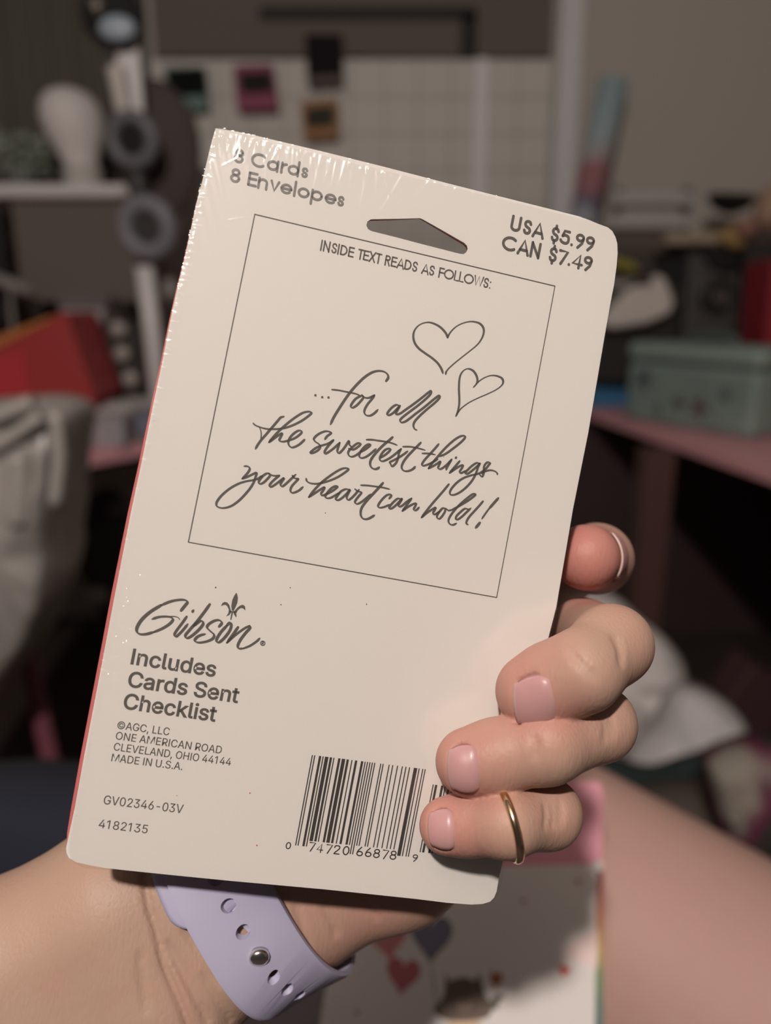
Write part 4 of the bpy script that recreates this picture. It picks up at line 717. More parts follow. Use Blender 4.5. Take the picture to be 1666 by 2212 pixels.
# skin
def skin(name, base, tip, bscale):
    m = bpy.data.materials.new(name); m.use_nodes = True; nt = m.node_tree; b = nt.nodes['Principled BSDF']
    b.inputs['Roughness'].default_value = .52; b.inputs['Specular IOR Level'].default_value = .36
    b.inputs['Subsurface Weight'].default_value = .12; b.inputs['Subsurface Radius'].default_value = (1, .35, .2); b.inputs['Subsurface Scale'].default_value = .0022
    at = nt.nodes.new('ShaderNodeAttribute'); at.attribute_name = 'flush'
    mx = nt.nodes.new('ShaderNodeMix'); mx.data_type = 'RGBA'; mx.inputs['A'].default_value = (*base, 1); mx.inputs['B'].default_value = (*tip, 1)
    tc = nt.nodes.new('ShaderNodeTexCoord'); n1 = nt.nodes.new('ShaderNodeTexNoise'); n1.inputs['Scale'].default_value = 90; n1.inputs['Detail'].default_value = 3
    ad = nt.nodes.new('ShaderNodeMath'); ad.operation = 'MULTIPLY_ADD'; ad.inputs[1].default_value = .5; nt.links.new(n1.outputs['Fac'], ad.inputs[0])
    sb = nt.nodes.new('ShaderNodeMath'); sb.operation = 'SUBTRACT'; sb.inputs[1].default_value = .25; sb.use_clamp = True
    nt.links.new(at.outputs['Fac'], ad.inputs[2]); nt.links.new(ad.outputs[0], sb.inputs[0]); nt.links.new(sb.outputs[0], mx.inputs['Factor'])
    nt.links.new(mx.outputs['Result'], b.inputs['Base Color'])
    mp = nt.nodes.new('ShaderNodeMapping'); mp.inputs['Scale'].default_value = (1.0, 1.0, .22)
    vo = nt.nodes.new('ShaderNodeTexVoronoi'); vo.inputs['Scale'].default_value = bscale; vo.feature = 'DISTANCE_TO_EDGE'
    n2 = nt.nodes.new('ShaderNodeTexNoise'); n2.inputs['Scale'].default_value = bscale*1.6; n2.inputs['Detail'].default_value = 4
    su = nt.nodes.new('ShaderNodeMath'); su.operation = 'ADD'; bp = nt.nodes.new('ShaderNodeBump'); bp.inputs['Strength'].default_value = .4; bp.inputs['Distance'].default_value = .00022
    for t_ in (n1,): nt.links.new(tc.outputs['Object'], t_.inputs['Vector'])
    nt.links.new(tc.outputs['Object'], mp.inputs['Vector']); nt.links.new(mp.outputs['Vector'], vo.inputs['Vector']); nt.links.new(mp.outputs['Vector'], n2.inputs['Vector'])
    nt.links.new(vo.outputs['Distance'], su.inputs[0]); nt.links.new(n2.outputs['Fac'], su.inputs[1]); nt.links.new(su.outputs[0], bp.inputs['Height']); nt.links.new(bp.outputs['Normal'], b.inputs['Normal'])
    return m
M_skin = skin('skin', SKIN_BASE, SKIN_TIP, 900)
ps = thing('person', 'person seated, left hand holding up the card pack, bare forearm and thigh in view', 'person', (.18, .28, .41))
arm = mesh('arm', c2w(SV), SQ, M_skin, ps, True)
fl = np.zeros(len(SV))
for k in ('middle', 'ring', 'pinky', 'index'):
    fl = np.maximum(fl, np.exp(-(np.linalg.norm(SV-FING[k][0][0], axis=1)/.0135)**2)*(.8 if k != 'index' else 1.35))
    if k != 'index': fl = np.maximum(fl, .35*np.exp(-(np.linalg.norm(SV-FING[k][3][0], axis=1)/.010)**2))
fl = np.maximum(fl, .35*np.exp(-(np.linalg.norm(SV-C(820, 1960, .19), axis=1)/.018)**2))
arm.data.attributes.new('flush', 'FLOAT', 'POINT').data.foreach_set('value', fl.astype(np.float32))
M_nail = bpy.data.materials.new('nail'); M_nail.use_nodes = True; nt = M_nail.node_tree; b_ = nt.nodes['Principled BSDF']; b_.inputs['Roughness'].default_value = .38; b_.inputs['Coat Weight'].default_value = .08
b_.inputs['Subsurface Weight'].default_value = .1; b_.inputs['Subsurface Scale'].default_value = .001
at = nt.nodes.new('ShaderNodeAttribute'); at.attribute_name = 'edge'; mx = nt.nodes.new('ShaderNodeMix'); mx.data_type = 'RGBA'
mx.inputs['A'].default_value = (*NAIL_BED, 1); mx.inputs['B'].default_value = (.68, .50, .44, 1); nt.links.new(at.outputs['Fac'], mx.inputs['Factor']); nt.links.new(mx.outputs['Result'], b_.inputs['Base Color'])
for k, (V, A) in NAILS.items():
    N = len(V); VV = V.reshape(-1, 3); F = []
    for i in range(N-1):
        for j in range(N-1): F.append((i*N+j, (i+1)*N+j, (i+1)*N+j+1, i*N+j+1))
    o = mesh('fingernail', c2w(VV), F, M_nail, arm, True)
    o.data.attributes.new('edge', 'FLOAT', 'POINT').data.foreach_set('value', np.clip(np.maximum((A-.90)/.06, (-.70-A)/.3*.35), 0, 1).astype(np.float32).ravel())
    md = o.modifiers.new('solid', 'SOLIDIFY'); md.thickness = .0004; md.offset = -1
# thigh and lower leg
lo2 = np.array([-.10, .06, .30]); 
T0, T1 = C(1000, 1812, .58), C(2100, 2490, .48)
K0, K1 = C(1000, 1880, .60), C(1420, 2500, .50)
LEG = [(T0, T1, .095, .100), (K0, K1, .078, .068)]
h3 = .005; lo3 = np.array([-.14, .0, .30]); hi3 = np.array([.46, .62, .74]); n3 = ((hi3-lo3)/h3).astype(int)
P3 = np.stack(np.meshgrid(*[lo3[i]+h3*np.arange(n3[i]) for i in range(3)], indexing='ij'), -1)
f3 = smin(seg(P3, *LEG[0]), seg(P3, *LEG[1]), .012)
LV, LQ = surface_nets(f3.astype(np.float32)); LV = lo3+h3*LV
M_leg = skin('leg_skin', LEG_BASE, LEG_TIP, 500)
leg = mesh('leg', c2w(LV), LQ, M_leg, ps, True)
leg.data.attributes.new('flush', 'FLOAT', 'POINT').data.foreach_set('value', np.full(len(LV), .35, np.float32))

# ------------------------------------------------------------------ watch band on the wrist
M_lav = mat('lavender_silicone', (.42, .405, .55), .55, spec=.35)
wb = thing('watch_band', 'lavender silicone watch band around the wrist with round holes and silver pin', 'watch band', c2w(CW))
TL_ = 2.0
aS = np.array([.868, -.497, 0])*math.cos(math.radians(TL_))+np.array([0, 0, -math.sin(math.radians(TL_))])
e1 = np.array([.497, .868, 0.0]); e2 = np.cross(aS, e1); e2 = e2 if e2[2] < 0 else -e2; axA = axW; axW = aS
RC = CW+np.array([.868, -.497, 0])*(82*.193/FPX)
def armsdf(q): return np.minimum(sdf_group(q, 0), smin(sdf_group(q, 0), sdf_group(q, 1), 9*mm))
def band_curve(th, so, gap):
    o = RC[None]+axW*so[:, None] if hasattr(so, '__len__') else np.tile(RC+axW*so, (len(th), 1))
    d = np.cos(th)[:, None]*e1+np.sin(th)[:, None]*e2
    return o, d, cast(o, d, armsdf, .06)+gap
def strip(th, sides, gap, thick, closed):
    """sides(th)->(s0,s1) along the wrist; gently rounded edges"""
    n = len(th); prof = [(0, .0), (0, .75), (.06, 1.0), (.94, 1.0), (1, .75), (1, .0)]; rows = []
    s0, s1 = sides(th); us = np.linspace(0, 1, 5); Rr = []
    for u in us:
        o = RC[None]+axW*(s0+(s1-s0)*u)[:, None]; d = np.cos(th)[:, None]*e1+np.sin(th)[:, None]*e2; Rr.append(cast(o, d, armsdf, .07)+gap)
    Rr = np.array(Rr)
    if closed: Rr = np.array([np.mean([np.roll(r, k_) for k_ in range(-3, 4)], 0) for r in Rr])
    Rr = np.array([np.polyval(np.polyfit(us, Rr[:, i], 1), us) for i in range(n)]).T; r_ = Rr[2]; V = []
    for i in range(n):
        for u, w in prof: V.append(RC+axW*(s0[i]+(s1[i]-s0[i])*u)+d[i]*(np.interp(u, us, Rr[:, i])+thick*w))
    k = len(prof); F = []
    for i in range(n if closed else n-1):
        j = (i+1) % n
        for a in range(k): F.append((i*k+a, j*k+a, j*k+(a+1) % k, i*k+(a+1) % k))
    if not closed: F += [tuple(range(k)), tuple(reversed([(n-1)*k+a for a in range(k)]))]
    return np.array(V), F, r_
HW = .0088
th = np.linspace(0, 2*math.pi, 120, endpoint=False)
V, F, rO = strip(th, lambda t: (np.full(len(t), -HW), np.full(len(t), HW)), .0017, .0019, True)
strap = mesh('strap', c2w(V), F, M_lav, wb, True)
# recalculated outward normals, then the holes are cut
def fixn(o):
    bm = bmesh.new(); bm.from_mesh(o.data); bmesh.ops.recalc_face_normals(bm, faces=bm.faces); bm.to_mesh(o.data); bm.free()
fixn(strap)
def at_theta(t, w=.0019):
    r_ = np.interp(t, np.r_[th, 2*math.pi], np.r_[rO, rO[0]]); d = math.cos(t)*e1+math.sin(t)*e2; return RC+d*(r_+w), d
def theta_for(px, py):
    best = None
    for t in np.linspace(0.02, 2.6, 900):
        p, d = at_theta(t % (2*math.pi))
        if d@p > 0: pass
        q = np.array([CX+FPX*p[0]/p[2], CY+FPX*p[1]/p[2]]); e = np.linalg.norm(q-np.array([px, py]))
        if best is None or e < best[0]: best = (e, t)
    return best[1]
holes = [theta_for(x, y) for x, y in ((435, 1911), (473, 1968), (514, 2020), (555, 2072), (595, 2110), (627, 2131), (650, 2142))]
dth = np.diff(holes)
cut = MB()
for i, t in enumerate(holes):
    if i == 3: continue
    p, d = at_theta(t % (2*math.pi)); cut.add(*cyl(c2w(p-d*.0018), c2w(p+d*.003), .00155, n=20))
cutter = mesh('cutter', np.vstack(cut.V), cut.F, M_lav); fixn(cutter); 
bmod = strap.modifiers.new('holes', 'BOOLEAN'); bmod.object = cutter; bmod.operation = 'DIFFERENCE'; bmod.solver = 'MANIFOLD'
bpy.context.view_layer.update(); dg = bpy.context.evaluated_depsgraph_get(); nm = bpy.data.meshes.new_from_object(strap.evaluated_get(dg)); strap.modifiers.clear(); strap.data = nm
print('STRAP', len(strap.data.vertices), len(V), strap.data.polygons[0].normal if strap.data.polygons else None, cutter.location)
bpy.data.objects.remove(cutter)
for p_ in strap.data.polygons: p_.use_smooth = True
strap.data.set_sharp_from_angle(angle=math.radians(38))
# under layer with its rounded end peeping out at the upper left
t_end = theta_for(455, 1998); tu = np.linspace(t_end, t_end+1.6, 40)
def sides_u(t):
    k = np.clip((t-t_end)/.28, 0, 1); rr = np.sqrt(1-(1-k)**2); c = -.0033; return c-HW*rr, c+HW*rr
V, F, _ = strip(tu, sides_u, .0001, .0016, False)
fixn(mesh('inner_strap', c2w(V), F, M_lav, wb, True))
p, d = at_theta(holes[3] % (2*math.pi)); V, F = lathe(c2w(p)-0, c2w(p+d)-c2w(p), [(.0024, -.001), (.0024, .0002), (.0021, .0007), (.0013, .0011), (.0001, .00125)], 28)
mesh('pin', V, F, mat('polished_steel', (.80, .76, .72), .22, 1.0), wb, True)

# ------------------------------------------------------------------ gold ring on the little finger
rc = C(1096, 1777, FING['pinky'][2][0][2]); nx = np.array([.965, -.20, .14]); nx /= np.linalg.norm(nx)
r1 = np.array([0, 1.0, 0]); r1 = r1-nx*(r1@nx); r1 /= np.linalg.norm(r1); r2 = np.cross(nx, r1); tt = np.linspace(0, 2*math.pi, 72, endpoint=False)
dd_ = np.cos(tt)[:, None]*r1+np.sin(tt)[:, None]*r2; rad = cast(np.tile(rc, (72, 1)), dd_, lambda q: sdf_group(q, 4), .012)
prof = [(-.00085, -.0003), (-.00085, .00025), (-.0006, .0006), (0, .00075), (.0006, .0006), (.00085, .00025), (.00085, -.0003)]; V = []; F = []
for i in range(72):
    for s_, w_ in prof: V.append(rc+nx*s_+dd_[i]*(rad[i]+w_+.0001))
k = len(prof)
for i in range(72):
    for a in range(k): F.append((i*k+a, ((i+1) % 72)*k+a, ((i+1) % 72)*k+(a+1) % k, i*k+(a+1) % k))
ring_ = mesh('finger_ring', c2w(V), F, mat('gold', (.84, .63, .40), .16, 1.0), None, True); fixn(ring_)
tag(ring_, 'thin plain gold ring on the little finger', 'ring')

# ------------------------------------------------------------------ note pad on the lap
PA, PB, PC_ = C(1290, 1862, .425), C(1285, 2212, .385), C(736, 2037, .408)
pn = np.cross(PB-PA, PC_-PA); pn /= np.linalg.norm(pn); pn = pn if pn[2] > 0 else -pn         # away from the viewer
def onpad(px, py, off=0.0):
    d = C(px, py, 1.0); t = ((PA-pn*off)@pn)/(d@pn); return d*t
pad = thing('note_pad', 'white greeting pad with small hearts and a bear print lying on the lap', 'note pad', c2w(onpad(1000, 2212)+pn*.012))
def padpart(name, pts, off, th_, m, parent=pad, bev=0):
    P = np.array([onpad(x, y, off) for x, y in pts]); V, F = prism(P, pn, th_); o = MB().add(c2w(V), F).out(name, m, parent, bevel=bev); return o
M_padw = mat('pad_paper', (.72, .67, .645), .6)
padpart('cover_sheet', [(742, 1880), (1292, 1866), (1284, 2420), (660, 2420)], .0, .010, M_padw, bev=.0008)
padpart('pink_backing', [(780, 1690), (1290, 1688), (1300, 1696), (1304, 1712), (1298, 2000), (1292, 2100), (900, 2100)], -.0105, .002, mat('pink_card', (.70, .30, .38), .6), bev=.0004)
M_rb = bpy.data.materials.new('rainbow_edge'); M_rb.use_nodes = True; nt = M_rb.node_tree; b_ = nt.nodes['Principled BSDF']; b_.inputs['Roughness'].default_value = .5
tc = nt.nodes.new('ShaderNodeTexCoord'); sx = nt.nodes.new('ShaderNodeSeparateXYZ'); rp = nt.nodes.new('ShaderNodeValToRGB')
cs = [(0, (.05, .08, .16)), (.2, (.06, .16, .12)), (.38, (.14, .22, .08)), (.52, (.45, .30, .05)), (.7, (.50, .17, .05)), (.86, (.42, .09, .06)), (1, (.22, .05, .08))]
for i, (p_, c_) in enumerate(cs):
    e_ = rp.color_ramp.elements[i] if i < 2 and False else None
rp.color_ramp.elements[0].color = (*cs[0][1], 1); rp.color_ramp.elements[1].color = (*cs[-1][1], 1)
for p_, c_ in cs[1:-1]: rp.color_ramp.elements.new(p_).color = (*c_, 1)
nt.links.new(tc.outputs['Generated'], sx.inputs[0]); nt.links.new(sx.outputs['Z'], rp.inputs['Fac']); nt.links.new(rp.outputs['Color'], b_.inputs['Base Color'])
padpart('rainbow_edge', [(1285, 1872), (1304, 1878), (1303, 2230), (1283, 2230)], -.002, .006, M_rb)
padpart('corner_clip', [(1286, 1858), (1300, 1860), (1303, 1882), (1288, 1880)], .0003, .003, mat('clip_white', (.72, .68, .66), .4))
def heart(cx, cy, w, h, rot=0.0):
    P = []
    for i in range(36):
        t = 2*math.pi*i/36; x = 16*math.sin(t)**3/17; y = -(13*math.cos(t)-5*math.cos(2*t)-2*math.cos(3*t)-math.cos(4*t)+2)/16
        P.append((cx+w/2*(x*math.cos(rot)-y*math.sin(rot)), cy+h/2*(x*math.sin(rot)+y*math.cos(rot))))
    return P
def pprint(name, pts, col, off=.0002):
    return padpart(name, pts, off, .0001, mat('ink_'+name, col, .6))
pprint('heart_print', heart(1219, 2098, 26, 27, .3), (.62, .06, .05))
for x, y, s_ in ((1248, 1905, 13), (1131, 1947, 12), (771, 2188, 12)): pprint('heart_print', heart(x, y, s_, s_, .2), (.30, .05, .05))
pprint('balloon_print', heart(838, 2020, 112, 130, -.1), (.56, .20, .21), .0001)
pprint('balloon_print', heart(932, 2030, 96, 118, .05), (.17, .16, .24), .0003)
pprint('balloon_print', heart(870, 2110, 78, 92, .15), (.46, .12, .15), .00035)
pprint('string_print', [(930, 2090), (933, 2090), (946, 2170), (943, 2170)], (.3, .25, .25), .0003)
bear = [(962, 2100), (972, 2118), (990, 2112), (1012, 2112), (1026, 2118), (1036, 2102), (1042, 2128), (1050, 2152), (1064, 2172), (1056, 2196), (1030, 2204), (1000, 2206), (968, 2204), (942, 2192), (938, 2176), (956, 2158), (962, 2130)]
pprint('bear_print', spline(np.array(bear+bear[:1], float), per=3)[:-1].tolist(), (.13, .085, .06), .0003)
pprint('bear_muzzle_print', [(1003+17*math.cos(t), 2172+13*math.sin(t)) for t in np.linspace(0, 6.28, 20)[:-1]], (.24, .17, .12), .0004)
pprint('bear_nose_print', [(1003+6*math.cos(t), 2166+4*math.sin(t)) for t in np.linspace(0, 6.28, 14)[:-1]], (.05, .035, .03), .0005)
pprint('flower_print', heart(1072, 2118, 30, 44, .1), (.34, .10, .05), .0003)
pprint('leaf_print', [(1060, 2160), (1078, 2146), (1090, 2152), (1076, 2166), (1074, 2182), (1062, 2178)], (.10, .10, .06), .0003)
pprint('body_print', [(970, 2204), (1036, 2204), (1044, 2235), (962, 2235)], (.62, .45, .30), .0002)
pprint('blush_print', [(1292, 2005), (1290, 2092), (1225, 2068), (1215, 2050)], (.80, .62, .60), .00005)
# ------------------------------------------------------------------ the held pack of cards
pk = thing('card_pack', 'cream back of a boxed card pack in clear shrink wrap, held upright in the hand', 'card pack', card_w(np.array([46., 137., 0])/1000*np.array([1, 1, 1])))
M_paper = mat('cream_card', (.785, .75, .705), .55, spec=.25, bump=.12, bscale=2600)
M_ink = mat('grey_ink', (.125, .113, .10), .5, spec=.3)
M_inkd = mat('barcode_ink', (.060, .050, .046), .5, spec=.3)
M_redcard = mat('red_card_stock', (.52, .14, .135), .5)
OUT = [(466, 277), (480, 279), (540, 290), (700, 328), (833, 361), (983, 400), (1083, 425), (1183, 450), (1250, 467), (1272, 475), (1294, 484), (1313, 491), (1323, 499), (1330, 512), (1334, 527), (1334.5, 548), (1332, 577), (1327, 614), (1318.6, 657), (1311, 700), (1301, 758), (1271, 935), (1238, 1100), (1202, 1311), (1181, 1393), (1140, 1600), (1090, 1846), (1077.6, 1899), (1073, 1925.6), (1067.7, 1939), (1058.5, 1948), (1042.6, 1952.7), (1019, 1954), (966, 1950), (900, 1942), (700, 1921), (500, 1903), (359, 1889), (278.5, 1880.6), (226.6, 1875), (200.7, 1870.5), (164.7, 1862.6), (148.8, 1853), (143.8, 1842), (143, 1831.6), (148.8, 1803), (161.8, 1744), (173, 1682), (180.5, 1640), (191, 1605-20), (207, 1502), (227, 1397.5), (247, 1291), (283, 1106), (306, 998), (331, 873), (350, 785), (368.6, 690), (383, 623), (395.7, 573), (413, 494), (424, 440), (437.6, 389.7), (450, 337), (458, 303)]
OUTUV = uv_of(OUT)
HOLE = [(770+x/6.17, 440+y/6.17) for x, y in ((190, 210), (215, 206), (600, 200), (850, 193), (882, 206), (1130, 345), (1380, 488), (1440, 522), (1475, 560), (1487, 600), (1470, 645), (1430, 672), (1380, 668), (900, 545), (500, 440), (200, 365), (155, 338), (133, 288), (148, 238))]
HOLEUV = uv_of(HOLE)
def card_part(name, contours, th, w, m, parent, smooth=False):
    V, F = filled(contours, th); V[:, 2] += w
    return mesh(name, card_w(V), F, m, parent, smooth)
panel = card_part('back_panel', [OUTUV, HOLEUV], .0005, -.00025, M_paper, pk)
o2 = OUTUV.copy(); cu_ = OUTUV.mean(0)
o2[:, 0] += np.where(o2[:, 0] < cu_[0], -.0008*np.clip((o2[:, 1]-.002)/.09+.15, 0, 1)*np.clip((.1335-o2[:, 1])/.003, 0, 1), .00025)
h2 = HOLEUV.copy(); hm = h2.mean(0); h2 = hm+(h2-hm)*np.array([1.02, 1.10])
card_part('front_panel', [o2, h2], .0009, -.0011, M_redcard, pk)
st = [(.0012, .006), (.0915, .006), (.0915, .1352), (.0012, .1352)]
stk = [card_part('card_stack', [np.array(st)], .0062, -.0050, mat('envelope_paper', (.72, .62, .58), .7), pk)]

# --- ribbons of ink -------------------------------------------------------
def ribbon(mb, P, w, w0=None, w1=None, nib=None):
    """P: points on the card (u,v); w: full width; nib: (angle, thin ratio); round ends"""
    P = np.asarray(P, float); n = len(P); T = np.gradient(P, axis=0); T /= np.linalg.norm(T, axis=1)[:, None]+1e-12
    N = np.stack([-T[:, 1], T[:, 0]], 1); W = np.full(n, w/2.0)
    if nib:
        ang = np.arctan2(T[:, 1], T[:, 0])-nib[0]; W = W*np.sqrt(np.sin(ang)**2+(nib[1]*np.cos(ang))**2)
    if w0 is not None: W[:3] = W[:3]*np.linspace(w0, 1, 3)
    if w1 is not None: W[-3:] = W[-3:]*np.linspace(1, w1, 3)
    V = []; F = []
    for i in range(n): V += [P[i]+N[i]*W[i], P[i]-N[i]*W[i]]
    for i in range(n-1): F.append((2*i, 2*i+1, 2*i+3, 2*i+2))
    for i, s in ((0, -1), (n-1, 1)):
        b = len(V); k = 7; V.append(P[i])
        for j in range(k+1):
            a = math.pi*j/k-math.pi/2; V.append(P[i]+W[i]*(math.cos(a)*T[i]*s+math.sin(a)*N[i]))
        for j in range(k): F.append((b, b+1+j, b+2+j))
    mb.add(np.c_[np.array(V), np.full(len(V), .00006)], F)
def ink_out(mb, name, m=M_ink):
    V = np.vstack(mb.V); F = mb.F
    return mesh(name, card_w(V), F, m, panel)
# printed frame line
fb = MB(); FR = uv_of([(550.5, 463), (1199, 618), (1073, 1290.5), (407, 1171)])
for i in range(4):
    a, b = FR[i], FR[(i+1) % 4]; t = (b-a)/np.linalg.norm(b-a)*.00011
    ribbon(fb, [a-t*0, a*.5+b*.5, b+t*0], .00021)
ink_out(fb, 'printed_frame')

# --- flowing script, drawn stroke by stroke -------------------------------
def strokes(mb, L, ox, oy, s, w, nib, per=6):
    for st_ in L:
        ww = w
        if isinstance(st_[0], (int, float)): ww = w*st_[0]; st_ = st_[1:]
        P = spline(st_, per=per) if len(st_) > 2 else np.array([np.array(st_[0])*(1-t)+np.array(st_[-1])*t for t in np.linspace(0, 1, 5)])
        P = P/s+np.array([ox, oy]); ribbon(mb, uv_of(P), ww, nib=nib, w0=.8, w1=.55)
NIB = (math.radians(20), .58)
hb_ = MB()
strokes(hb_, [[(1112, 302), (1097, 268), (1060, 228), (1015, 202), (970, 191), (925, 200), (890, 222), (866, 258), (860, 300), (872, 345), (903, 385), (950, 420), (1000, 455), (1040, 492), (1066, 532), (1078, 565)],
  [(1112, 302), (1130, 268), (1165, 230), (1210, 203), (1260, 188), (1300, 186), (1345, 198), (1371, 225), (1378, 260), (1365, 305), (1335, 350), (1290, 390), (1230, 437), (1170, 485), (1125, 525), (1103, 552), (1097, 573)],
  [(1302, 668), (1325, 640), (1331, 610), (1320, 575), (1297, 545), (1262, 532), (1230, 545), (1208, 575), (1198, 615), (1195, 680), (1198, 750), (1196, 800), (1185, 850), (1172, 882)],
  [(1325, 642), (1350, 618), (1395, 592), (1440, 581), (1485, 588), (1513, 605), (1520, 630), (1508, 655), (1470, 685), (1410, 715), (1340, 745), (1270, 780), (1215, 820), (1190, 850), (1172, 882)]], 640, 640, 3.4, .00052, (math.radians(-35), .45))
ink_out(hb_, 'printed_hearts')
sc = MB(); W0 = .00052
strokes(sc, [[2.1, (141, 727), (144, 729)], [2.1, (191, 741), (194, 743)], [2.1, (237, 743), (240, 745)],
  [1.1, (660, 622), (676, 597), (668, 570), (640, 552), (600, 548), (555, 560), (505, 592), (455, 638), (400, 700), (350, 770), (305, 840), (275, 890), (252, 940)],
  [(262, 685), (310, 690), (370, 702), (430, 714), (468, 728)],
  [(484, 727), (440, 750), (412, 783), (401, 808), (415, 818), (445, 800), (475, 768), (492, 744), (484, 727)],
  [(484, 727), (505, 744), (530, 746), (553, 738), (574, 727)], [(574, 727), (558, 752), (530, 785), (508, 820), (500, 850), (512, 872), (540, 877), (570, 862), (600, 833)],
  [(760, 805), (735, 797), (705, 815), (680, 842), (668, 866), (682, 873), (710, 858), (740, 828), (762, 804)], [(762, 804), (742, 838), (732, 862), (742, 868), (768, 858), (800, 835), (850, 800), (910, 755), (960, 715), (990, 694), (986, 718), (950, 755), (890, 805), (830, 850), (785, 885), (764, 908), (772, 926), (800, 920), (840, 892), (880, 860), (940, 815), (1000, 765), (1048, 729), (1052, 745), (1020, 780), (960, 830), (905, 880), (870, 920), (861, 950), (870, 974), (888, 983)]], 640, 640, 3.4, W0, NIB)
strokes(sc, [[(525, 265), (545, 285), (590, 305), (640, 320), (700, 328), (780, 326), (840, 320), (900, 303), (970, 275), (1040, 238), (1100, 196), (1140, 160), (1130, 145), (1100, 143), (1050, 155), (990, 190), (920, 240), (860, 290), (810, 335), (770, 375), (730, 420), (692, 466)],
  [(692, 466), (740, 430), (790, 393), (832, 372), (815, 412), (801, 442), (812, 456), (845, 460), (890, 450), (950, 430), (1000, 400), (1036, 365), (1030, 345), (1000, 345), (960, 370), (920, 410), (898, 455), (900, 490), (925, 520), (960, 517), (1010, 492), (1050, 457), (1070, 437)],
  [(848, 195), (815, 205), (780, 245), (720, 315), (660, 385), (610, 442), (575, 490), (549, 536)], [.55, (590, 308), (605, 345), (610, 390), (604, 440)],
  [(1285, 432), (1310, 400), (1350, 368), (1320, 352), (1280, 352), (1225, 375), (1185, 405), (1166, 435), (1185, 462), (1215, 482), (1234, 507), (1224, 537), (1190, 565), (1150, 582), (1130, 580), (1150, 555), (1200, 520), (1260, 498), (1310, 484), (1350, 462), (1374, 444)],
  [(1374, 444), (1340, 482), (1300, 530), (1280, 570), (1290, 588), (1330, 565), (1380, 528), (1440, 472)], [(1440, 472), (1424, 520), (1415, 560), (1430, 582), (1460, 560), (1500, 510), (1538, 453), (1542, 490), (1568, 518)]], 440, 860, 4.9, W0, NIB)
strokes(sc, [[(-32, 318), (10, 330), (50, 310), (82, 283), (86, 268), (65, 264), (35, 280), (0, 310), (-28, 340), (-37, 365), (-24, 392), (2, 400), (40, 387), (85, 355), (130, 330), (170, 300), (186, 280), (170, 275), (140, 290), (110, 320), (85, 355), (74, 387), (85, 410), (112, 412), (150, 397), (200, 360), (242, 322)],
  [1.12, (408, 205), (370, 240), (320, 280), (260, 340), (215, 395), (188, 440), (184, 480), (200, 511), (230, 524), (255, 519), (277, 505)], [1.05, (148, 230), (200, 230), (270, 240), (340, 250), (400, 264), (455, 285)],
  [(292, 408), (340, 377), (375, 345), (387, 324), (365, 319), (330, 335), (300, 370), (281, 410), (285, 437), (310, 445), (350, 430), (400, 400), (450, 360), (492, 323)], [(492, 323), (472, 360), (466, 400), (450, 450), (425, 482), (402, 497), (390, 475), (382, 455), (420, 435), (470, 408), (520, 375), (560, 345)],
  [1.05, (690, 260), (650, 300), (600, 350), (550, 405), (515, 455), (499, 500), (510, 532), (540, 545), (580, 539), (615, 520), (635, 499)], [(512, 300), (580, 300), (650, 312), (735, 335)],
  [(868, 275), (830, 320), (780, 375), (730, 430), (703, 472), (711, 490), (740, 485), (790, 465), (860, 425)], [(705, 367), (770, 368), (835, 380)],
  [(768, 517), (800, 470), (850, 410), (910, 340), (980, 270), (1050, 215), (1100, 192), (1132, 195), (1125, 220), (1080, 265), (1010, 320), (940, 370), (875, 398)], [(768, 517), (820, 490), (860, 465), (887, 448), (870, 490), (864, 514), (885, 524), (920, 505), (960, 470), (998, 428)],
  [(998, 428), (972, 472), (950, 510), (945, 532)], [1.2, (1040, 412), (1047, 405)],
  [(1078, 445), (1040, 490), (1005, 530), (978, 562)], [(978, 562), (1030, 525), (1080, 494), (1112, 484), (1100, 515), (1080, 548), (1088, 564), (1115, 555), (1140, 540)],
  [(1282, 470), (1250, 462), (1210, 485), (1170, 520), (1138, 557), (1146, 573), (1175, 560), (1220, 525), (1265, 485), (1282, 468)], [(1282, 468), (1262, 505), (1248, 550), (1215, 620), (1160, 690), (1090, 750), (1030, 779), (990, 780), (981, 755), (1000, 715), (1050, 660), (1110, 617), (1180, 590), (1250, 574), (1290, 558), (1340, 520), (1370, 482), (1383, 463), (1360, 455), (1335, 475), (1320, 510), (1321, 550), (1315, 580), (1299, 599), (1268, 566)], [(1299, 566), (1335, 546), (1385, 535), (1430, 545), (1452, 563), (1457, 580)],
  [(-52, 868-118), (-25, 740), (15, 733), (55, 722)]][:-1], 760, 900, 4.6278, W0, NIB)
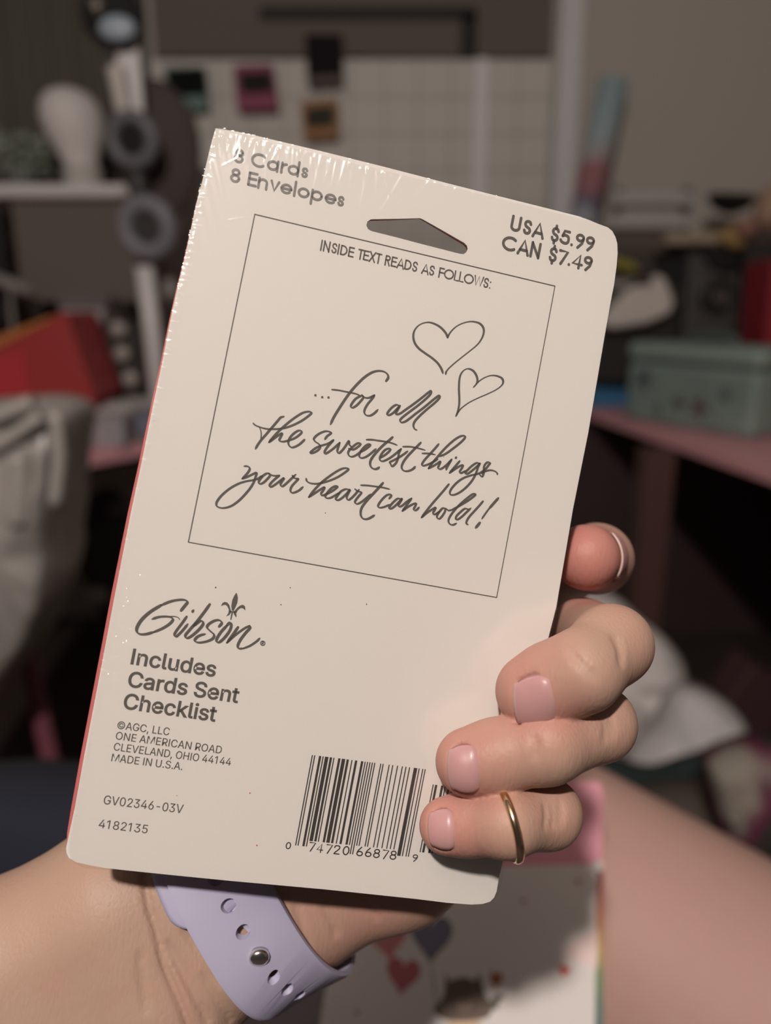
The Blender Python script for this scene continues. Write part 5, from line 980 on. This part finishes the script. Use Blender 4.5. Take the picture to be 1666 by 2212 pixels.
strokes(sc, [[(430, 720), (465, 721), (487, 740), (480, 770), (450, 810), (408, 852)], [(408, 852), (450, 838), (510, 810), (560, 788), (551, 830), (530, 890), (495, 950), (440, 1017), (370, 1087), (290, 1142), (210, 1163), (150, 1151), (134, 1120), (150, 1080), (200, 1020), (280, 955), (370, 905), (450, 880), (520, 868), (575, 852), (620, 820)],
  [(690, 796), (660, 800), (620, 830), (584, 882), (595, 907), (630, 896), (670, 860), (702, 820), (690, 796), (720, 815), (760, 822), (802, 819)], [(802, 819), (760, 852), (720, 890), (698, 922), (709, 940), (740, 926), (790, 890), (850, 845), (830, 880), (814, 912), (829, 934), (860, 916), (910, 870), (975, 808)],
  [(938, 818), (960, 845), (985, 852), (1002, 855), (970, 890), (935, 930), (919, 970), (930, 999), (960, 999), (1010, 976), (1052, 939)],
  [(1085, 852), (1095, 880), (1130, 900), (1190, 906), (1260, 895), (1340, 870), (1420, 835), (1490, 790), (1532, 755), (1520, 742), (1470, 745), (1400, 780), (1320, 835), (1250, 890), (1200, 940), (1160, 985), (1113, 1047)], [(1113, 1047), (1170, 1010), (1230, 970), (1280, 942), (1266, 975), (1244, 1008), (1255, 1030), (1300, 1015), (1350, 990), (1400, 955), (1417, 935), (1395, 930), (1350, 955), (1310, 1000), (1289, 1037), (1300, 1057), (1340, 1056), (1390, 1030), (1440, 1000)],
  [(1540, 968), (1500, 964), (1450, 990), (1410, 1042), (1399, 1070), (1420, 1080), (1460, 1060), (1510, 1015), (1550, 968), (1528, 1012), (1514, 1052), (1530, 1077), (1560, 1062), (1600, 1022), (1645, 968)]], 440, 860, 4.9, W0, NIB)
strokes(sc, [[(30, 722), (60, 745), (97, 758), (65, 800), (35, 842), (36, 864), (60, 871), (100, 850), (150, 810), (190, 775)],
  [1.12, (312, 663), (270, 710), (210, 775), (150, 840), (105, 900), (89, 950), (95, 997), (120, 1022), (160, 1022), (200, 1002), (227, 985)], [1.05, (92, 685), (160, 688), (240, 698), (310, 708), (380, 725)],
  [(375, 817), (396, 790), (385, 777), (350, 785), (310, 820), (275, 865), (263, 897), (285, 910), (330, 900), (380, 878)], [(492, 824), (460, 819), (420, 850), (385, 890), (374, 914), (392, 920), (430, 895), (470, 855), (504, 818), (480, 860), (466, 887), (480, 900), (510, 885), (550, 850), (597, 818)], [(597, 818), (570, 855), (535, 905), (506, 942)], [(506, 942), (550, 910), (600, 880), (642, 866), (636, 892), (620, 922), (630, 937), (650, 930), (674, 906)],
  [(970, 676), (930, 725), (870, 795), (800, 875), (740, 950), (698, 1007)], [(698, 1007), (740, 970), (790, 935), (838, 908), (828, 935), (814, 957), (820, 977), (845, 970), (880, 945)],
  [(940, 920), (910, 915), (880, 945), (854, 987), (855, 1012), (877, 1020), (905, 992), (930, 952), (940, 920), (965, 937), (1000, 932)], [(1000, 932), (1060, 900), (1130, 860), (1190, 820), (1238, 778), (1210, 774), (1160, 810), (1100, 860), (1040, 920), (990, 985), (967, 1037), (980, 1072), (1010, 1082), (1047, 1066)],
  [(1165, 925), (1130, 920), (1090, 950), (1050, 990), (1040, 1022), (1060, 1027), (1100, 1000), (1150, 952), (1190, 915)], [(1312, 846), (1270, 895), (1220, 950), (1175, 1000), (1150, 1042), (1147, 1070), (1165, 1079)],
  [1.2, (1464, 816), (1420, 865), (1370, 922)], [.8, (1370, 922), (1335, 970), (1300, 1022)], [1.25, (1280, 1060), (1262, 1084), (1238, 1112)]], 760, 900, 4.6278, W0, NIB)
ink_out(sc, 'printed_verse')

# --- maker's logo -----------------------------------------------------------
lg = MB()
strokes(lg, [[1.15, (630, 328), (660, 290), (686, 255), (670, 235), (620, 231), (540, 245), (450, 280)], [1.25, (450, 280), (360, 335), (285, 400), (240, 465), (231, 510), (255, 538), (310, 541), (390, 520)], [1.1, (390, 520), (470, 485), (530, 445), (556, 410), (540, 390), (500, 382), (430, 386), (370, 405)], [.6, (520, 382), (565, 381), (602, 390), (620, 412)],
  [1.0, (680, 383), (640, 440), (595, 500), (571, 541), (580, 562), (602, 550), (650, 500), (690, 450)], [1.1, (733, 338), (742, 324)],
  [1.1, (888, 272), (840, 340), (770, 430), (700, 510), (669, 551), (681, 576), (720, 560), (780, 510), (826, 455), (822, 425), (792, 428), (740, 470)],
  [1.1, (972, 472), (996, 440), (975, 415), (930, 420), (880, 450), (864, 480), (890, 510), (926, 545), (915, 580), (860, 606), (790, 616), (754, 600), (770, 570), (810, 548), (848, 540)],
  [1.1, (1040, 465), (990, 520), (955, 575), (950, 606), (977, 611), (1030, 562), (1072, 500), (1082, 452), (1068, 438), (1040, 465)],
  [1.1, (1142, 478), (1100, 540), (1043, 617)], [.9, (1043, 617), (1110, 555), (1190, 495), (1246, 464)], [1.1, (1246, 464), (1250, 485), (1210, 530), (1165, 590), (1141, 642), (1150, 669), (1190, 669)], [.9, (1190, 669), (1250, 645), (1310, 605), (1338, 577)]], 240, 1240, 4.165, .00058, (math.radians(25), .5))
for poly in ([(1128, 166), (1136, 185), (1141, 215), (1136, 258), (1118, 300), (1100, 334), (1086, 325), (1082, 285), (1090, 235), (1108, 195)],
             [(990, 288), (1000, 262), (1022, 250), (1046, 255), (1064, 278), (1074, 315), (1082, 340), (1066, 366), (1036, 380), (1056, 350), (1060, 320), (1046, 290), (1028, 275), (1008, 278)],
             [(1208, 326), (1206, 292), (1190, 276), (1166, 280), (1138, 300), (1116, 325), (1100, 340), (1106, 362), (1124, 390), (1130, 372), (1124, 348), (1146, 318), (1168, 304), (1188, 308)],
             [(1066, 330), (1132, 338), (1131, 348), (1064, 342)], [(1084, 342), (1098, 342), (1082, 412), (1072, 410)]):
    V, F = filled([uv_of(np.array(poly)/4.165+np.array([240, 1240]))], 0); V[:, 2] = .00006; lg.add(V, F)
def circ(cx, cy, r, n=20): return [(cx+r*math.cos(2*math.pi*i/n), cy+r*math.sin(2*math.pi*i/n)) for i in range(n+1)]
strokes(lg, [[.27, *circ(1365, 622, 20)], [.27, (1358, 634), (1358, 609)], [.27, (1358, 609), (1371, 611), (1371, 620), (1358, 622)], [.27, (1363, 622), (1373, 635)]], 240, 1240, 4.165, .00068, None, 3)
ink_out(lg, 'printed_logo')

# --- typeset lines -----------------------------------------------------------
GLY = {}
def thin(c):
    o = []
    for p in c:
        if not o or math.dist(o[-1], p) > 5: o.append(p)
    return o[:-1] if math.dist(o[0], o[-1]) <= 5 else o
for ln in GLYPHS.strip().split('\n'):
    ch, adv, sp = ln[0], ln[2:].split(' ')[0], ln[2:].split(' ')[1]
    GLY[ch] = (int(adv), [thin([tuple(map(int, p.split(','))) for p in s.split(';')]) for s in sp.split('|')])
GLY['I'] = (190, [[(63, 0), (63, 509), (127, 509), (127, 0)]])
GLY['1'] = (453-60, [[(x-40, y) for x, y in GLY['1'][1][1]]])
def place(P0, P1, cap, src, ox, oy, s):
    a = np.array([ox+P0[0]/s, oy+P0[1]/s]); b = np.array([ox+P1[0]/s, oy+P1[1]/s]); A, B = uv_of(a), uv_of(b)
    d = B-A; L = np.linalg.norm(d); d = d/L; up = np.array([d[1], -d[0]])
    h = abs((uv_of((a+b)/2+np.array([.17*cap, -cap])/s)-uv_of((a+b)/2))@up)
    return A, d, up, L, h
def typeset(mb, text, P0, P1, cap, ox, oy, s, bold=0.0):
    A, d, up, L, h = place(P0, P1, cap, None, ox, oy, s); x = 0; cs = []
    for ch in text:
        if ch == ' ': x += 175; continue
        adv, sp = GLY[ch]; cs += [[(px+x, py) for px, py in c] for c in sp]; x += adv
    xs = [p[0] for c in cs for p in c]; x0, x1 = min(xs), max(xs); capu = 509.0
    kx = L/(x1-x0); ky = h/capu
    x = 0
    for ch in text:
        if ch == ' ': x += 175; continue
        adv, sp = GLY[ch]
        area = [sum(p[0]*q[1]-q[0]*p[1] for p, q in zip(c, c[1:]+c[:1])) for c in sp]; big = area[int(np.argmax(np.abs(area)))]
        outer = [c for c, a_ in zip(sp, area) if a_*big > 0]; inner = [c for c, a_ in zip(sp, area) if a_*big < 0]
        for oc in outer:
            xs_ = [p[0] for p in oc]; ys_ = [p[1] for p in oc]
            grp = [oc]+[c for c in inner if min(xs_) < c[0][0] < max(xs_) and min(ys_) < c[0][1] < max(ys_)]
            V, F = filled([[((px+x-x0)*kx, py*ky) for px, py in c] for c in grp], 0, bold*ky)
            V2 = A+V[:, 0:1]*d+V[:, 1:2]*up; mb.add(np.c_[V2, np.full(len(V2), .00006)], F)
        x += adv
for nm, rows in (('printed_contents_note', [('Includes', (178, 807), (930, 922), 133, 240, 1240, 4.165, 17), ('Cards Sent', (148, 1009), (1135, 1157), 133, 240, 1240, 4.165, 17), ('Checklist', (108, 1207), (932, 1325), 133, 240, 1240, 4.165, 17)]),
                 ('printed_address', [('©AGC, LLC', (318, 147), (810, 212), 71, 180, 1540, 4.385, 3), ('ONE AMERICAN ROAD', (303, 248), (1305, 385), 71, 180, 1540, 4.385, 3), ('CLEVELAND, OHIO 44144', (284, 352), (1393, 498), 71, 180, 1540, 4.385, 3), ('MADE IN U.S.A.', (263, 456), (935, 541), 71, 180, 1540, 4.385, 3)]),
                 ('printed_item_number', [('GV02346-03V', (188, 861), (938, 950), 82, 180, 1540, 4.385, 1.5), ('4182135', (142, 1086), (603, 1141), 80, 180, 1540, 4.385, 1.5)])):
    mb = MB()
    for r in rows: typeset(mb, *r)
    ink_out(mb, nm)
# geometric monoline letters
def arc(cx, cy, rx, ry, a0, a1, n=18):
    return [(cx+rx*math.cos(math.radians(a0+(a1-a0)*i/n)), cy+ry*math.sin(math.radians(a0+(a1-a0)*i/n))) for i in range(n+1)]
def AG(ch, h):
    X = .73; r = X/2-h; l = h
    S = lambda w, H: [(spline([(h+(w-2*h)*a, h+(H-2*h)*b) for a, b in ((.97, .80), (.80, .96), (.5, 1.0), (.18, .94), (.03, .76), (.2, .58), (.5, .5), (.82, .42), (.98, .24), (.82, .06), (.5, 0), (.18, .05), (.02, .22))], per=5)).tolist()]
    if ch == ' ': return .36, []
    if ch == '8': m = .53; return .64, [arc(.30, (h+m)/2, .30-h, (m-h)/2, 0, 360, 28), arc(.30, (m+1-h)/2, .265-h, (1-h-m)/2, 0, 360, 28)]
    if ch == 'C': return .96, [arc(.5, .5, .5-h, .5-h, 48, 312, 30)]
    if ch == 'a': return .82, [arc(X/2, X/2, r, r, 0, 360, 30), [(X-h, h*.2), (X-h, X-h*.2)]]
    if ch == 'r': return .42, [[(l, h*.2), (l, X-h*.2)], arc(.36, X-.36, .36-h, .36-h, 180, 95, 10)]
    if ch == 'd': return .84, [arc(X/2, X/2, r, r, 0, 360, 30), [(X-h, h*.2), (X-h, 1)]]
    if ch == 's': return .48, S(.42, X)
    if ch == 'S': return .58, S(.52, 1)
    if ch == '$': return .60, S(.52, 1)+[[(.26, -.10), (.26, h)], [(.26, 1-h), (.26, 1.10)]]
    if ch == 'E': return .58, [[(l, h), (l, 1-h)], [(l, h), (.5, h)], [(l, .52), (.48, .52)], [(l, 1-h), (.5, 1-h)]]
    if ch == 'F': return .54, [[(l, h*.2), (l, 1-h)], [(l, .50), (.46, .50)], [(l, 1-h), (.48, 1-h)]]
    if ch == 'n': return .70, [[(l, h*.2), (l, X-h*.2)], arc(.31, X-.31, .31-h, .31-h, 180, 0, 16)+[(.62-h, h*.2)]]
    if ch == 'v': return .62, [[(h, X-h*.3), (.30, h*.6), (.60-h, X-h*.3)]]
    if ch == 'e': return .77, [arc(X/2, X/2, r, r, 0, 318, 28), [(h, X/2), (X-h, X/2)]]
    if ch == 'l': return .24, [[(l, h*.2), (l, 1)]]
    if ch == 'I': return .26, [[(l, h*.2), (l, 1-h*.2)]]
    if ch == 'o': return .78, [arc(X/2, X/2, r, r, 0, 360, 30)]
    if ch == 'p': return .82, [arc(X/2, X/2, r, r, 0, 360, 30), [(l, X-h*.2), (l, -.27)]]
    if ch == 'U': return .76, [[(l, 1)]+arc(.32, .32, .32-h, .32-h, 180, 360, 16)+[(.64-h, 1)]]
    if ch == 'A': return .74, [[(h*.7, h*.2), (.36, 1-h*.4), (.72-h*.7, h*.2)], [(.16, .30), (.56, .30)]]
    if ch == 'N': return .78, [[(l, h*.2), (l, 1-h*.2)], [(l, 1-h*.5), (.64-h, h*.5)], [(.64-h, h*.2), (.64-h, 1-h*.2)]]
    if ch == 'D': return .76, [[(l, h), (l, 1-h)], [(l, 1-h)]+arc(.22, .5, .46-h, .5-h, 90, -90, 20)+[(l, h)]]
    if ch == 'T': return .50, [[(.24, h*.2), (.24, 1-h)], [(.02, 1-h), (.46, 1-h)]]
    if ch == 'X': return .66, [[(h*.7, h*.3), (.6-h*.7, 1-h*.3)], [(h*.7, 1-h*.3), (.6-h*.7, h*.3)]]
    if ch == 'R': return .60, [[(l, h*.2), (l, 1-h)], [(l, 1-h)]+arc(.27, .73, .25-h, .27-h, 90, -90, 14)+[(l, .46+h)], [(.24, .46+h), (.50-h*.4, h*.2)]]
    if ch == 'O': return 1.0, [arc(.48, .5, .5-h, .5-h, 0, 360, 34)]
    if ch == 'L': return .50, [[(l, 1-h*.2), (l, h), (.44, h)]]
    if ch == 'W': return .98, [[(h*.6, 1-h*.3), (.25, h*.6), (.47, 1-h*.3), (.69, h*.6), (.94-h*.6, 1-h*.3)]]
    if ch == ':': return .26, [[(.1, h), (.1, h+.012)], [(.1, X-h), (.1, X-h+.012)]]
    if ch == '.': return .26, [[(.1, h), (.1, h+.012)]]
    if ch == '5': return .62, [[(.48, 1-h), (.19, 1-h), (.11, .56)], spline([(.11, .55), (.19, .61), (.30, .63), (.44, .57), (.52-h*.3, .40), (.50-h*.3, .2), (.38, h*1.1), (.24, h), (.10, h+.06), (.03, h+.16)], per=5).tolist()]
    if ch == '9': return .62, [arc(.29, .71, .29-h, .29-h, 0, 360, 28), [(.57-h, .60), (.44, .36), (.22, h*.2)]]
    if ch == '6': return .62, [arc(.29, .29, .29-h, .29-h, 0, 360, 28), [(.01+h, .40), (.14, .64), (.36, 1-h*.2)]]
    if ch == '7': return .58, [[(.03, 1-h), (.50, 1-h), (.18, h*.2)]]
    if ch == '4': return .66, [[(.44, h*.2), (.44, 1-h), (.05, .27), (.60, .27)]]
    if ch == '0': return .62, [arc(.29, .5, .29-h, .5-h, 0, 360, 30)]
    if ch == '2': return .60, [spline([(.05, .72), (.10, .9), (.28, 1-h), (.46, .9), (.50, .73), (.42, .54), (.04, h)], per=5).tolist()+[(.54, h)]]
def monoline(mb, text, P0, P1, cap, ox, oy, s, wt, squeeze=None):
    A, d, up, L, h = place(P0, P1, cap, None, ox, oy, s); x = 0; G = []
    for ch in text:
        adv, st_ = AG(ch, wt/2); G += [[(px+x, py) for px, py in t] for t in st_]; x += adv
    xs = [p[0] for t in G for p in t]; x0, x1 = min(xs)-wt/2, max(xs)+wt/2; k = L/(x1-x0)
    for t in G: ribbon(mb, [A+d*((px-x0)*k)+up*(py*h) for px, py in t], wt*(h+k)/2*.96)
mb = MB(); monoline(mb, '8 Cards', (345, 366), (880, 485), 100, 400, 240, 3.332, .165); monoline(mb, '8 Envelopes', (317, 506), (1140, 690), 100, 400, 240, 3.332, .165); ink_out(mb, 'printed_count', mat('soft_ink', (.20, .19, .175), .5))
mb = MB(); monoline(mb, 'USA $5.99', (725, 424), (1382, 594), 112, 900, 380, 3.6217, .18); monoline(mb, 'CAN $7.49', (657, 572), (1366, 748), 112, 900, 380, 3.6217, .18); ink_out(mb, 'printed_price')
mb = MB(); monoline(mb, 'INSIDE TEXT READS AS FOLLOWS:', (691, 540.5), (1059, 624), 21.5, 0, 0, 1, .145); ink_out(mb, 'printed_heading')

# --- bar code -----------------------------------------------------------------
Lc = ['0001101', '0011001', '0010011', '0111101', '0100011', '0110001', '0101111', '0111011', '0110111', '0001011']
code = '074720668789'; bits = '101'+''.join(Lc[int(c)] for c in code[:6])+'01010'+''.join(''.join('1' if b == '0' else '0' for b in Lc[int(c)]) for c in code[6:])+'101'
bx0, by0, bs_ = 590, 1600, 4.063
def bxy(x, y): return np.array([bx0+x/bs_, by0+y/bs_])
TL, TR, BL, BR = (340, 124), (1341, 250), (192, 917), (1192, 1018)
def bar(mb, i0, i1, long, toff=0.0, ext=0.0):
    q = []
    for i, e in ((i0, 0), (i1, 0)):
        t = i/95.0; top = np.array(TL)*(1-t)+np.array(TR)*t; bot = np.array(BL)*(1-t)+np.array(BR)*t
        f = 1.0 if long == 1 else (1.035 if long == 2 else .935); q.append((top+(bot-top)*toff, top+(bot-top)*f))
    P = [q[0][0], q[1][0], q[1][1], q[0][1]]
    UV = uv_of(np.array([bxy(*p) for p in P])); mb.add(np.c_[UV, np.full(4, .00006)], [(0, 1, 2, 3)])
mb = MB(); i = 0
while i < 95:
    if bits[i] == '1':
        j = i
        while j < 95 and bits[j] == '1': j += 1
        lg_ = 1 if (i < 10 or i >= 85) else (2 if 45 <= i < 50 else 0)
        bar(mb, i+.06, j-.06, lg_); i = j
    else: i += 1
for i0, i1 in ((103, 104), (105, 107), (110, 112), (113, 114), (116, 117), (119, 121), (123, 124), (126, 129), (131, 132), (134, 136), (138, 139)):
    if i1 < 128: bar(mb, i0, i1-.12, 0, .16)
for t_, x, y, hh in (('0', 128, 950, 62), ('9', 1240, 1058, 62)):
    monoline(mb, t_, (x-24, y-2), (x+24, y+4), hh, bx0, by0, bs_, .13)
for t_, x, y in (('7', 335, 969), ('4', 405, 978), ('7', 484, 988), ('2', 553, 996), ('0', 633, 1003), ('6', 755, 1012), ('6', 830, 1019), ('8', 902, 1028), ('7', 978, 1036), ('8', 1047, 1043)):
    monoline(mb, t_, (x-30, y-3), (x+30, y+4), 80, bx0, by0, bs_, .12)
ink_out(mb, 'printed_barcode', M_inkd)
# specks on the card
for x, y, r in ((466, 1269, 2.2), (627, 1269.5, 1.6), (607, 1306, 1.6), (792, 1305, 1.7), (703, 1108, 1.4), (270/4.9+440, 860+952/4.9, 1.2), (760+920/4.63, 900+400/4.63, 1)):
    V, F = filled([uv_of(np.array(circ(x, y, r*.8, 10)[:-1]))], 0); V[:, 2] = .00006; mb = MB(); mb.add(V, F); ink_out(mb, 'speck')
for x, y, r in ((540, 1713, 2.0), (555, 1826, 2.2), (382, 1718, 1.2)):
    V, F = filled([uv_of(np.array(circ(x, y, r*.8, 10)[:-1]))], 0); V[:, 2] = .00006; mb = MB(); mb.add(V, F); ink_out(mb, 'red_speck', M_redcard)

# --- shrink wrap -----------------------------------------------------------------
rng = np.random.default_rng(7)
GU, GVn = 520, 1000
cor = uv_of([(464, 273), (1339, 489), (1077, 1957), (139, 1868)])
aa, bb = np.meshgrid(np.linspace(0, 1, GU), np.linspace(0, 1, GVn)); 
Lp = np.array([(464, 273), (449, 337), (423, 440), (394.5, 573), (367.5, 690), (349, 785), (305, 998), (250, 1260), (206, 1502), (160, 1744), (139, 1868)], float)
Rp = np.array([(1339, 489), (1336, 560), (1320, 660), (1299.5, 777), (1272, 935), (1239, 1100), (1203, 1311), (1141.5, 1600), (1091, 1846), (1077, 1957)], float)
def side(Pp, b):
    f = (Pp[:, 1]-Pp[0, 1])/(Pp[-1, 1]-Pp[0, 1]); return uv_of(np.stack([np.interp(b, f, Pp[:, 0]), np.interp(b, f, Pp[:, 1])], -1))
UVg = side(Lp, bb)*(1-aa)[..., None]+side(Rp, bb)*aa[..., None]
Wd = np.linalg.norm(cor[1]-cor[0]); Hd = np.linalg.norm(cor[3]-cor[0])
Xg, Yg = aa*Wd, bb*Hd; Hh = np.full(Xg.shape, .00022)
def ridge(x, y, ang, L, s, A):
    d = np.array([math.cos(ang), math.sin(ang)]); R_ = L+3*s
    x0, x1 = min(x, x+d[0]*L)-3*s, max(x, x+d[0]*L)+3*s; y0, y1 = min(y, y+d[1]*L)-3*s, max(y, y+d[1]*L)+3*s
    i0, i1 = int(max(0, x0/Wd*(GU-1))), int(min(GU-1, x1/Wd*(GU-1)))+1; j0, j1 = int(max(0, y0/Hd*(GVn-1))), int(min(GVn-1, y1/Hd*(GVn-1)))+1
    if i1 <= i0 or j1 <= j0: return
    X = Xg[j0:j1, i0:i1]-x; Y = Yg[j0:j1, i0:i1]-y; t = (X*d[0]+Y*d[1])/L; q = -X*d[1]+Y*d[0]
    Hh[j0:j1, i0:i1] += A*np.exp(-(q/(s*(.45+.55*np.clip(1-t, 0, 1))))**2)*np.clip(1-t, 0, 1)**.8*np.clip(t*5+.6, 0, 1)*(t < 1)*(t > -.15)
mm = .001
edge = np.exp(-(Xg/.0006)**2)*.00030*np.clip(1.15-Yg/.05, .12, 1)+np.exp(-(Yg/.0005)**2)*.00022; Hh -= edge*(1+.5*np.sin(Yg*2600+np.sin(Yg*700)*3))
for k in range(190):                                            # gathered film along the top edge, densest at the left
    x = Wd*min(1, (rng.random()**1.9))*.98; L = rng.uniform(1.2, 4.5)*(1.5 if x < .04 else .8)*mm
    ridge(x, rng.uniform(-.4, 2.0 if x < .04 else .5)*mm, math.radians(90+rng.uniform(-28, 22)), L, rng.uniform(.2, .6)*mm, rng.uniform(.05, .14)*mm)
for x, L, s, A, an in ((.0105, 9, .5, .13, 78), (.017, 9, .45, .12, 84), (.022, 10, .5, .14, 92), (.032, 11, .7, .20, 92), (.0395, 13, .7, .18, 112), (.045, 9, .5, .10, 118), (.006, 12, .6, .14, 70), (.027, 7, .4, .1, 95), (.036, 6, .4, .1, 97)):
    ridge(x, .6*mm, math.radians(an), L*mm, s*mm, A*mm)
for y, L, s, A, an in ((.007, 10, .6, .14, 62), (.0035, 12, .5, .12, 66), (.011, 15, .9, .14, 64), (.015, 13, .7, .10, 66), (.026, 6, .4, .10, 55), (.033, 5, .4, .1, 50), (.022, 8, .6, .1, 60)):
    ridge(.4*mm, y, math.radians(an), L*mm, s*mm, A*mm)
for k in range(150):                                            # short tucks along the left edge
    y = Hd*(rng.random()**1.3)*.97; ridge(-.2*mm, y, math.radians(rng.uniform(-12, 14)), rng.uniform(.7, 2.6)*mm, rng.uniform(.22, .36)*mm, rng.uniform(.12, .28)*mm)
for k in range(46):                                             # two rows of vent pricks at lower left
    y = Hd*rng.uniform(.60, .80); x = (4.6 if k % 2 else 2.8)*mm*(1-.45*(y/Hd-.6)/.2)+rng.uniform(-.5, .5)*mm
    ridge(x, y, math.radians(rng.uniform(-10, 10)), rng.uniform(.4, .7)*mm, rng.uniform(.2, .28)*mm, rng.uniform(.18, .28)*mm)
for k in range(22): ridge(Wd+.2*mm, Hd*rng.uniform(.1, .95), math.radians(180+rng.uniform(-25, 35)), rng.uniform(.8, 2.6)*mm, rng.uniform(.12, .3)*mm, rng.uniform(.02, .06)*mm)
for x, L, an, s in ((.018, 7, -112, .3), (.024, 9, -108, .3), (.037, 6, -110, .3), (.066, 9, -58, .3), (.073, 5, -50, .3), (.062, 4, -55, .2), (.08, 8, -130, .35), (.086, 10, -125, .3), (.083, 6, -120, .3)):
    ridge(x, Hd+.2*mm, math.radians(an), L*mm, s*mm, .05*mm)
for k in range(30): ridge(rng.uniform(0, Wd), Hd+.2*mm, math.radians(-90+rng.uniform(-25, 25)), rng.uniform(1, 3)*mm, rng.uniform(.15, .3)*mm, rng.uniform(.02, .05)*mm)
ridge(.0035, .0075, math.radians(-42), 6*mm, .25*mm, .07*mm); ridge(.007, .018, math.radians(-22), 5*mm, .2*mm, .06*mm)
Hh += .00065*(1-np.exp(-Xg/.006))*np.exp(-Yg/.016)+.00045*(1-np.exp(-Yg/.004))*np.exp(-Xg/.05)
Hh += .00002*np.sin(Xg*900+1.5*np.sin(Yg*300))*np.exp(-Yg/.012)
Vf = card_w(np.concatenate([UVg, Hh[..., None]], -1).reshape(-1, 3)); idx = np.arange(GU*GVn).reshape(GVn, GU)
quads = np.stack([idx[:-1, :-1], idx[:-1, 1:], idx[1:, 1:], idx[1:, :-1]], -1)
xc, yc = Xg[:-1, :-1], Yg[:-1, :-1]; r = .0048
keep = np.ones(xc.shape, bool)
for ex, ey in ((1, 0), (1, 1), (0, 1)):
    dx = (xc-(Wd-r))*1 if ex else (r-xc); dy = (yc-(Hd-r)) if ey else (r-yc)
    keep &= ~((dx > 0) & (dy > 0) & (dx*dx+dy*dy > r*r))
M_film = bpy.data.materials.new('shrink_film'); M_film.use_nodes = True; nt = M_film.node_tree; nt.nodes.remove(nt.nodes['Principled BSDF'])
tr_ = nt.nodes.new('ShaderNodeBsdfTransparent'); gl = nt.nodes.new('ShaderNodeBsdfGlossy'); gl.inputs['Roughness'].default_value = .2; lw = nt.nodes.new('ShaderNodeLayerWeight'); lw.inputs['Blend'].default_value = .5; pw = nt.nodes.new('ShaderNodeMath'); pw.operation = 'POWER'; pw.inputs[1].default_value = 5
fr = nt.nodes.new('ShaderNodeMath'); fr.operation = 'MULTIPLY_ADD'; fr.inputs[1].default_value = .9; fr.inputs[2].default_value = .10; nt.links.new(lw.outputs['Facing'], pw.inputs[0]); nt.links.new(pw.outputs[0], fr.inputs[0])
mx = nt.nodes.new('ShaderNodeMixShader'); nt.links.new(fr.outputs[0], mx.inputs[0]); nt.links.new(tr_.outputs[0], mx.inputs[1]); nt.links.new(gl.outputs[0], mx.inputs[2]); nt.links.new(mx.outputs[0], nt.nodes['Material Output'].inputs[0])
mesh('shrink_wrap', Vf, quads[keep].reshape(-1, 4)[:, ::-1], M_film, pk, True)
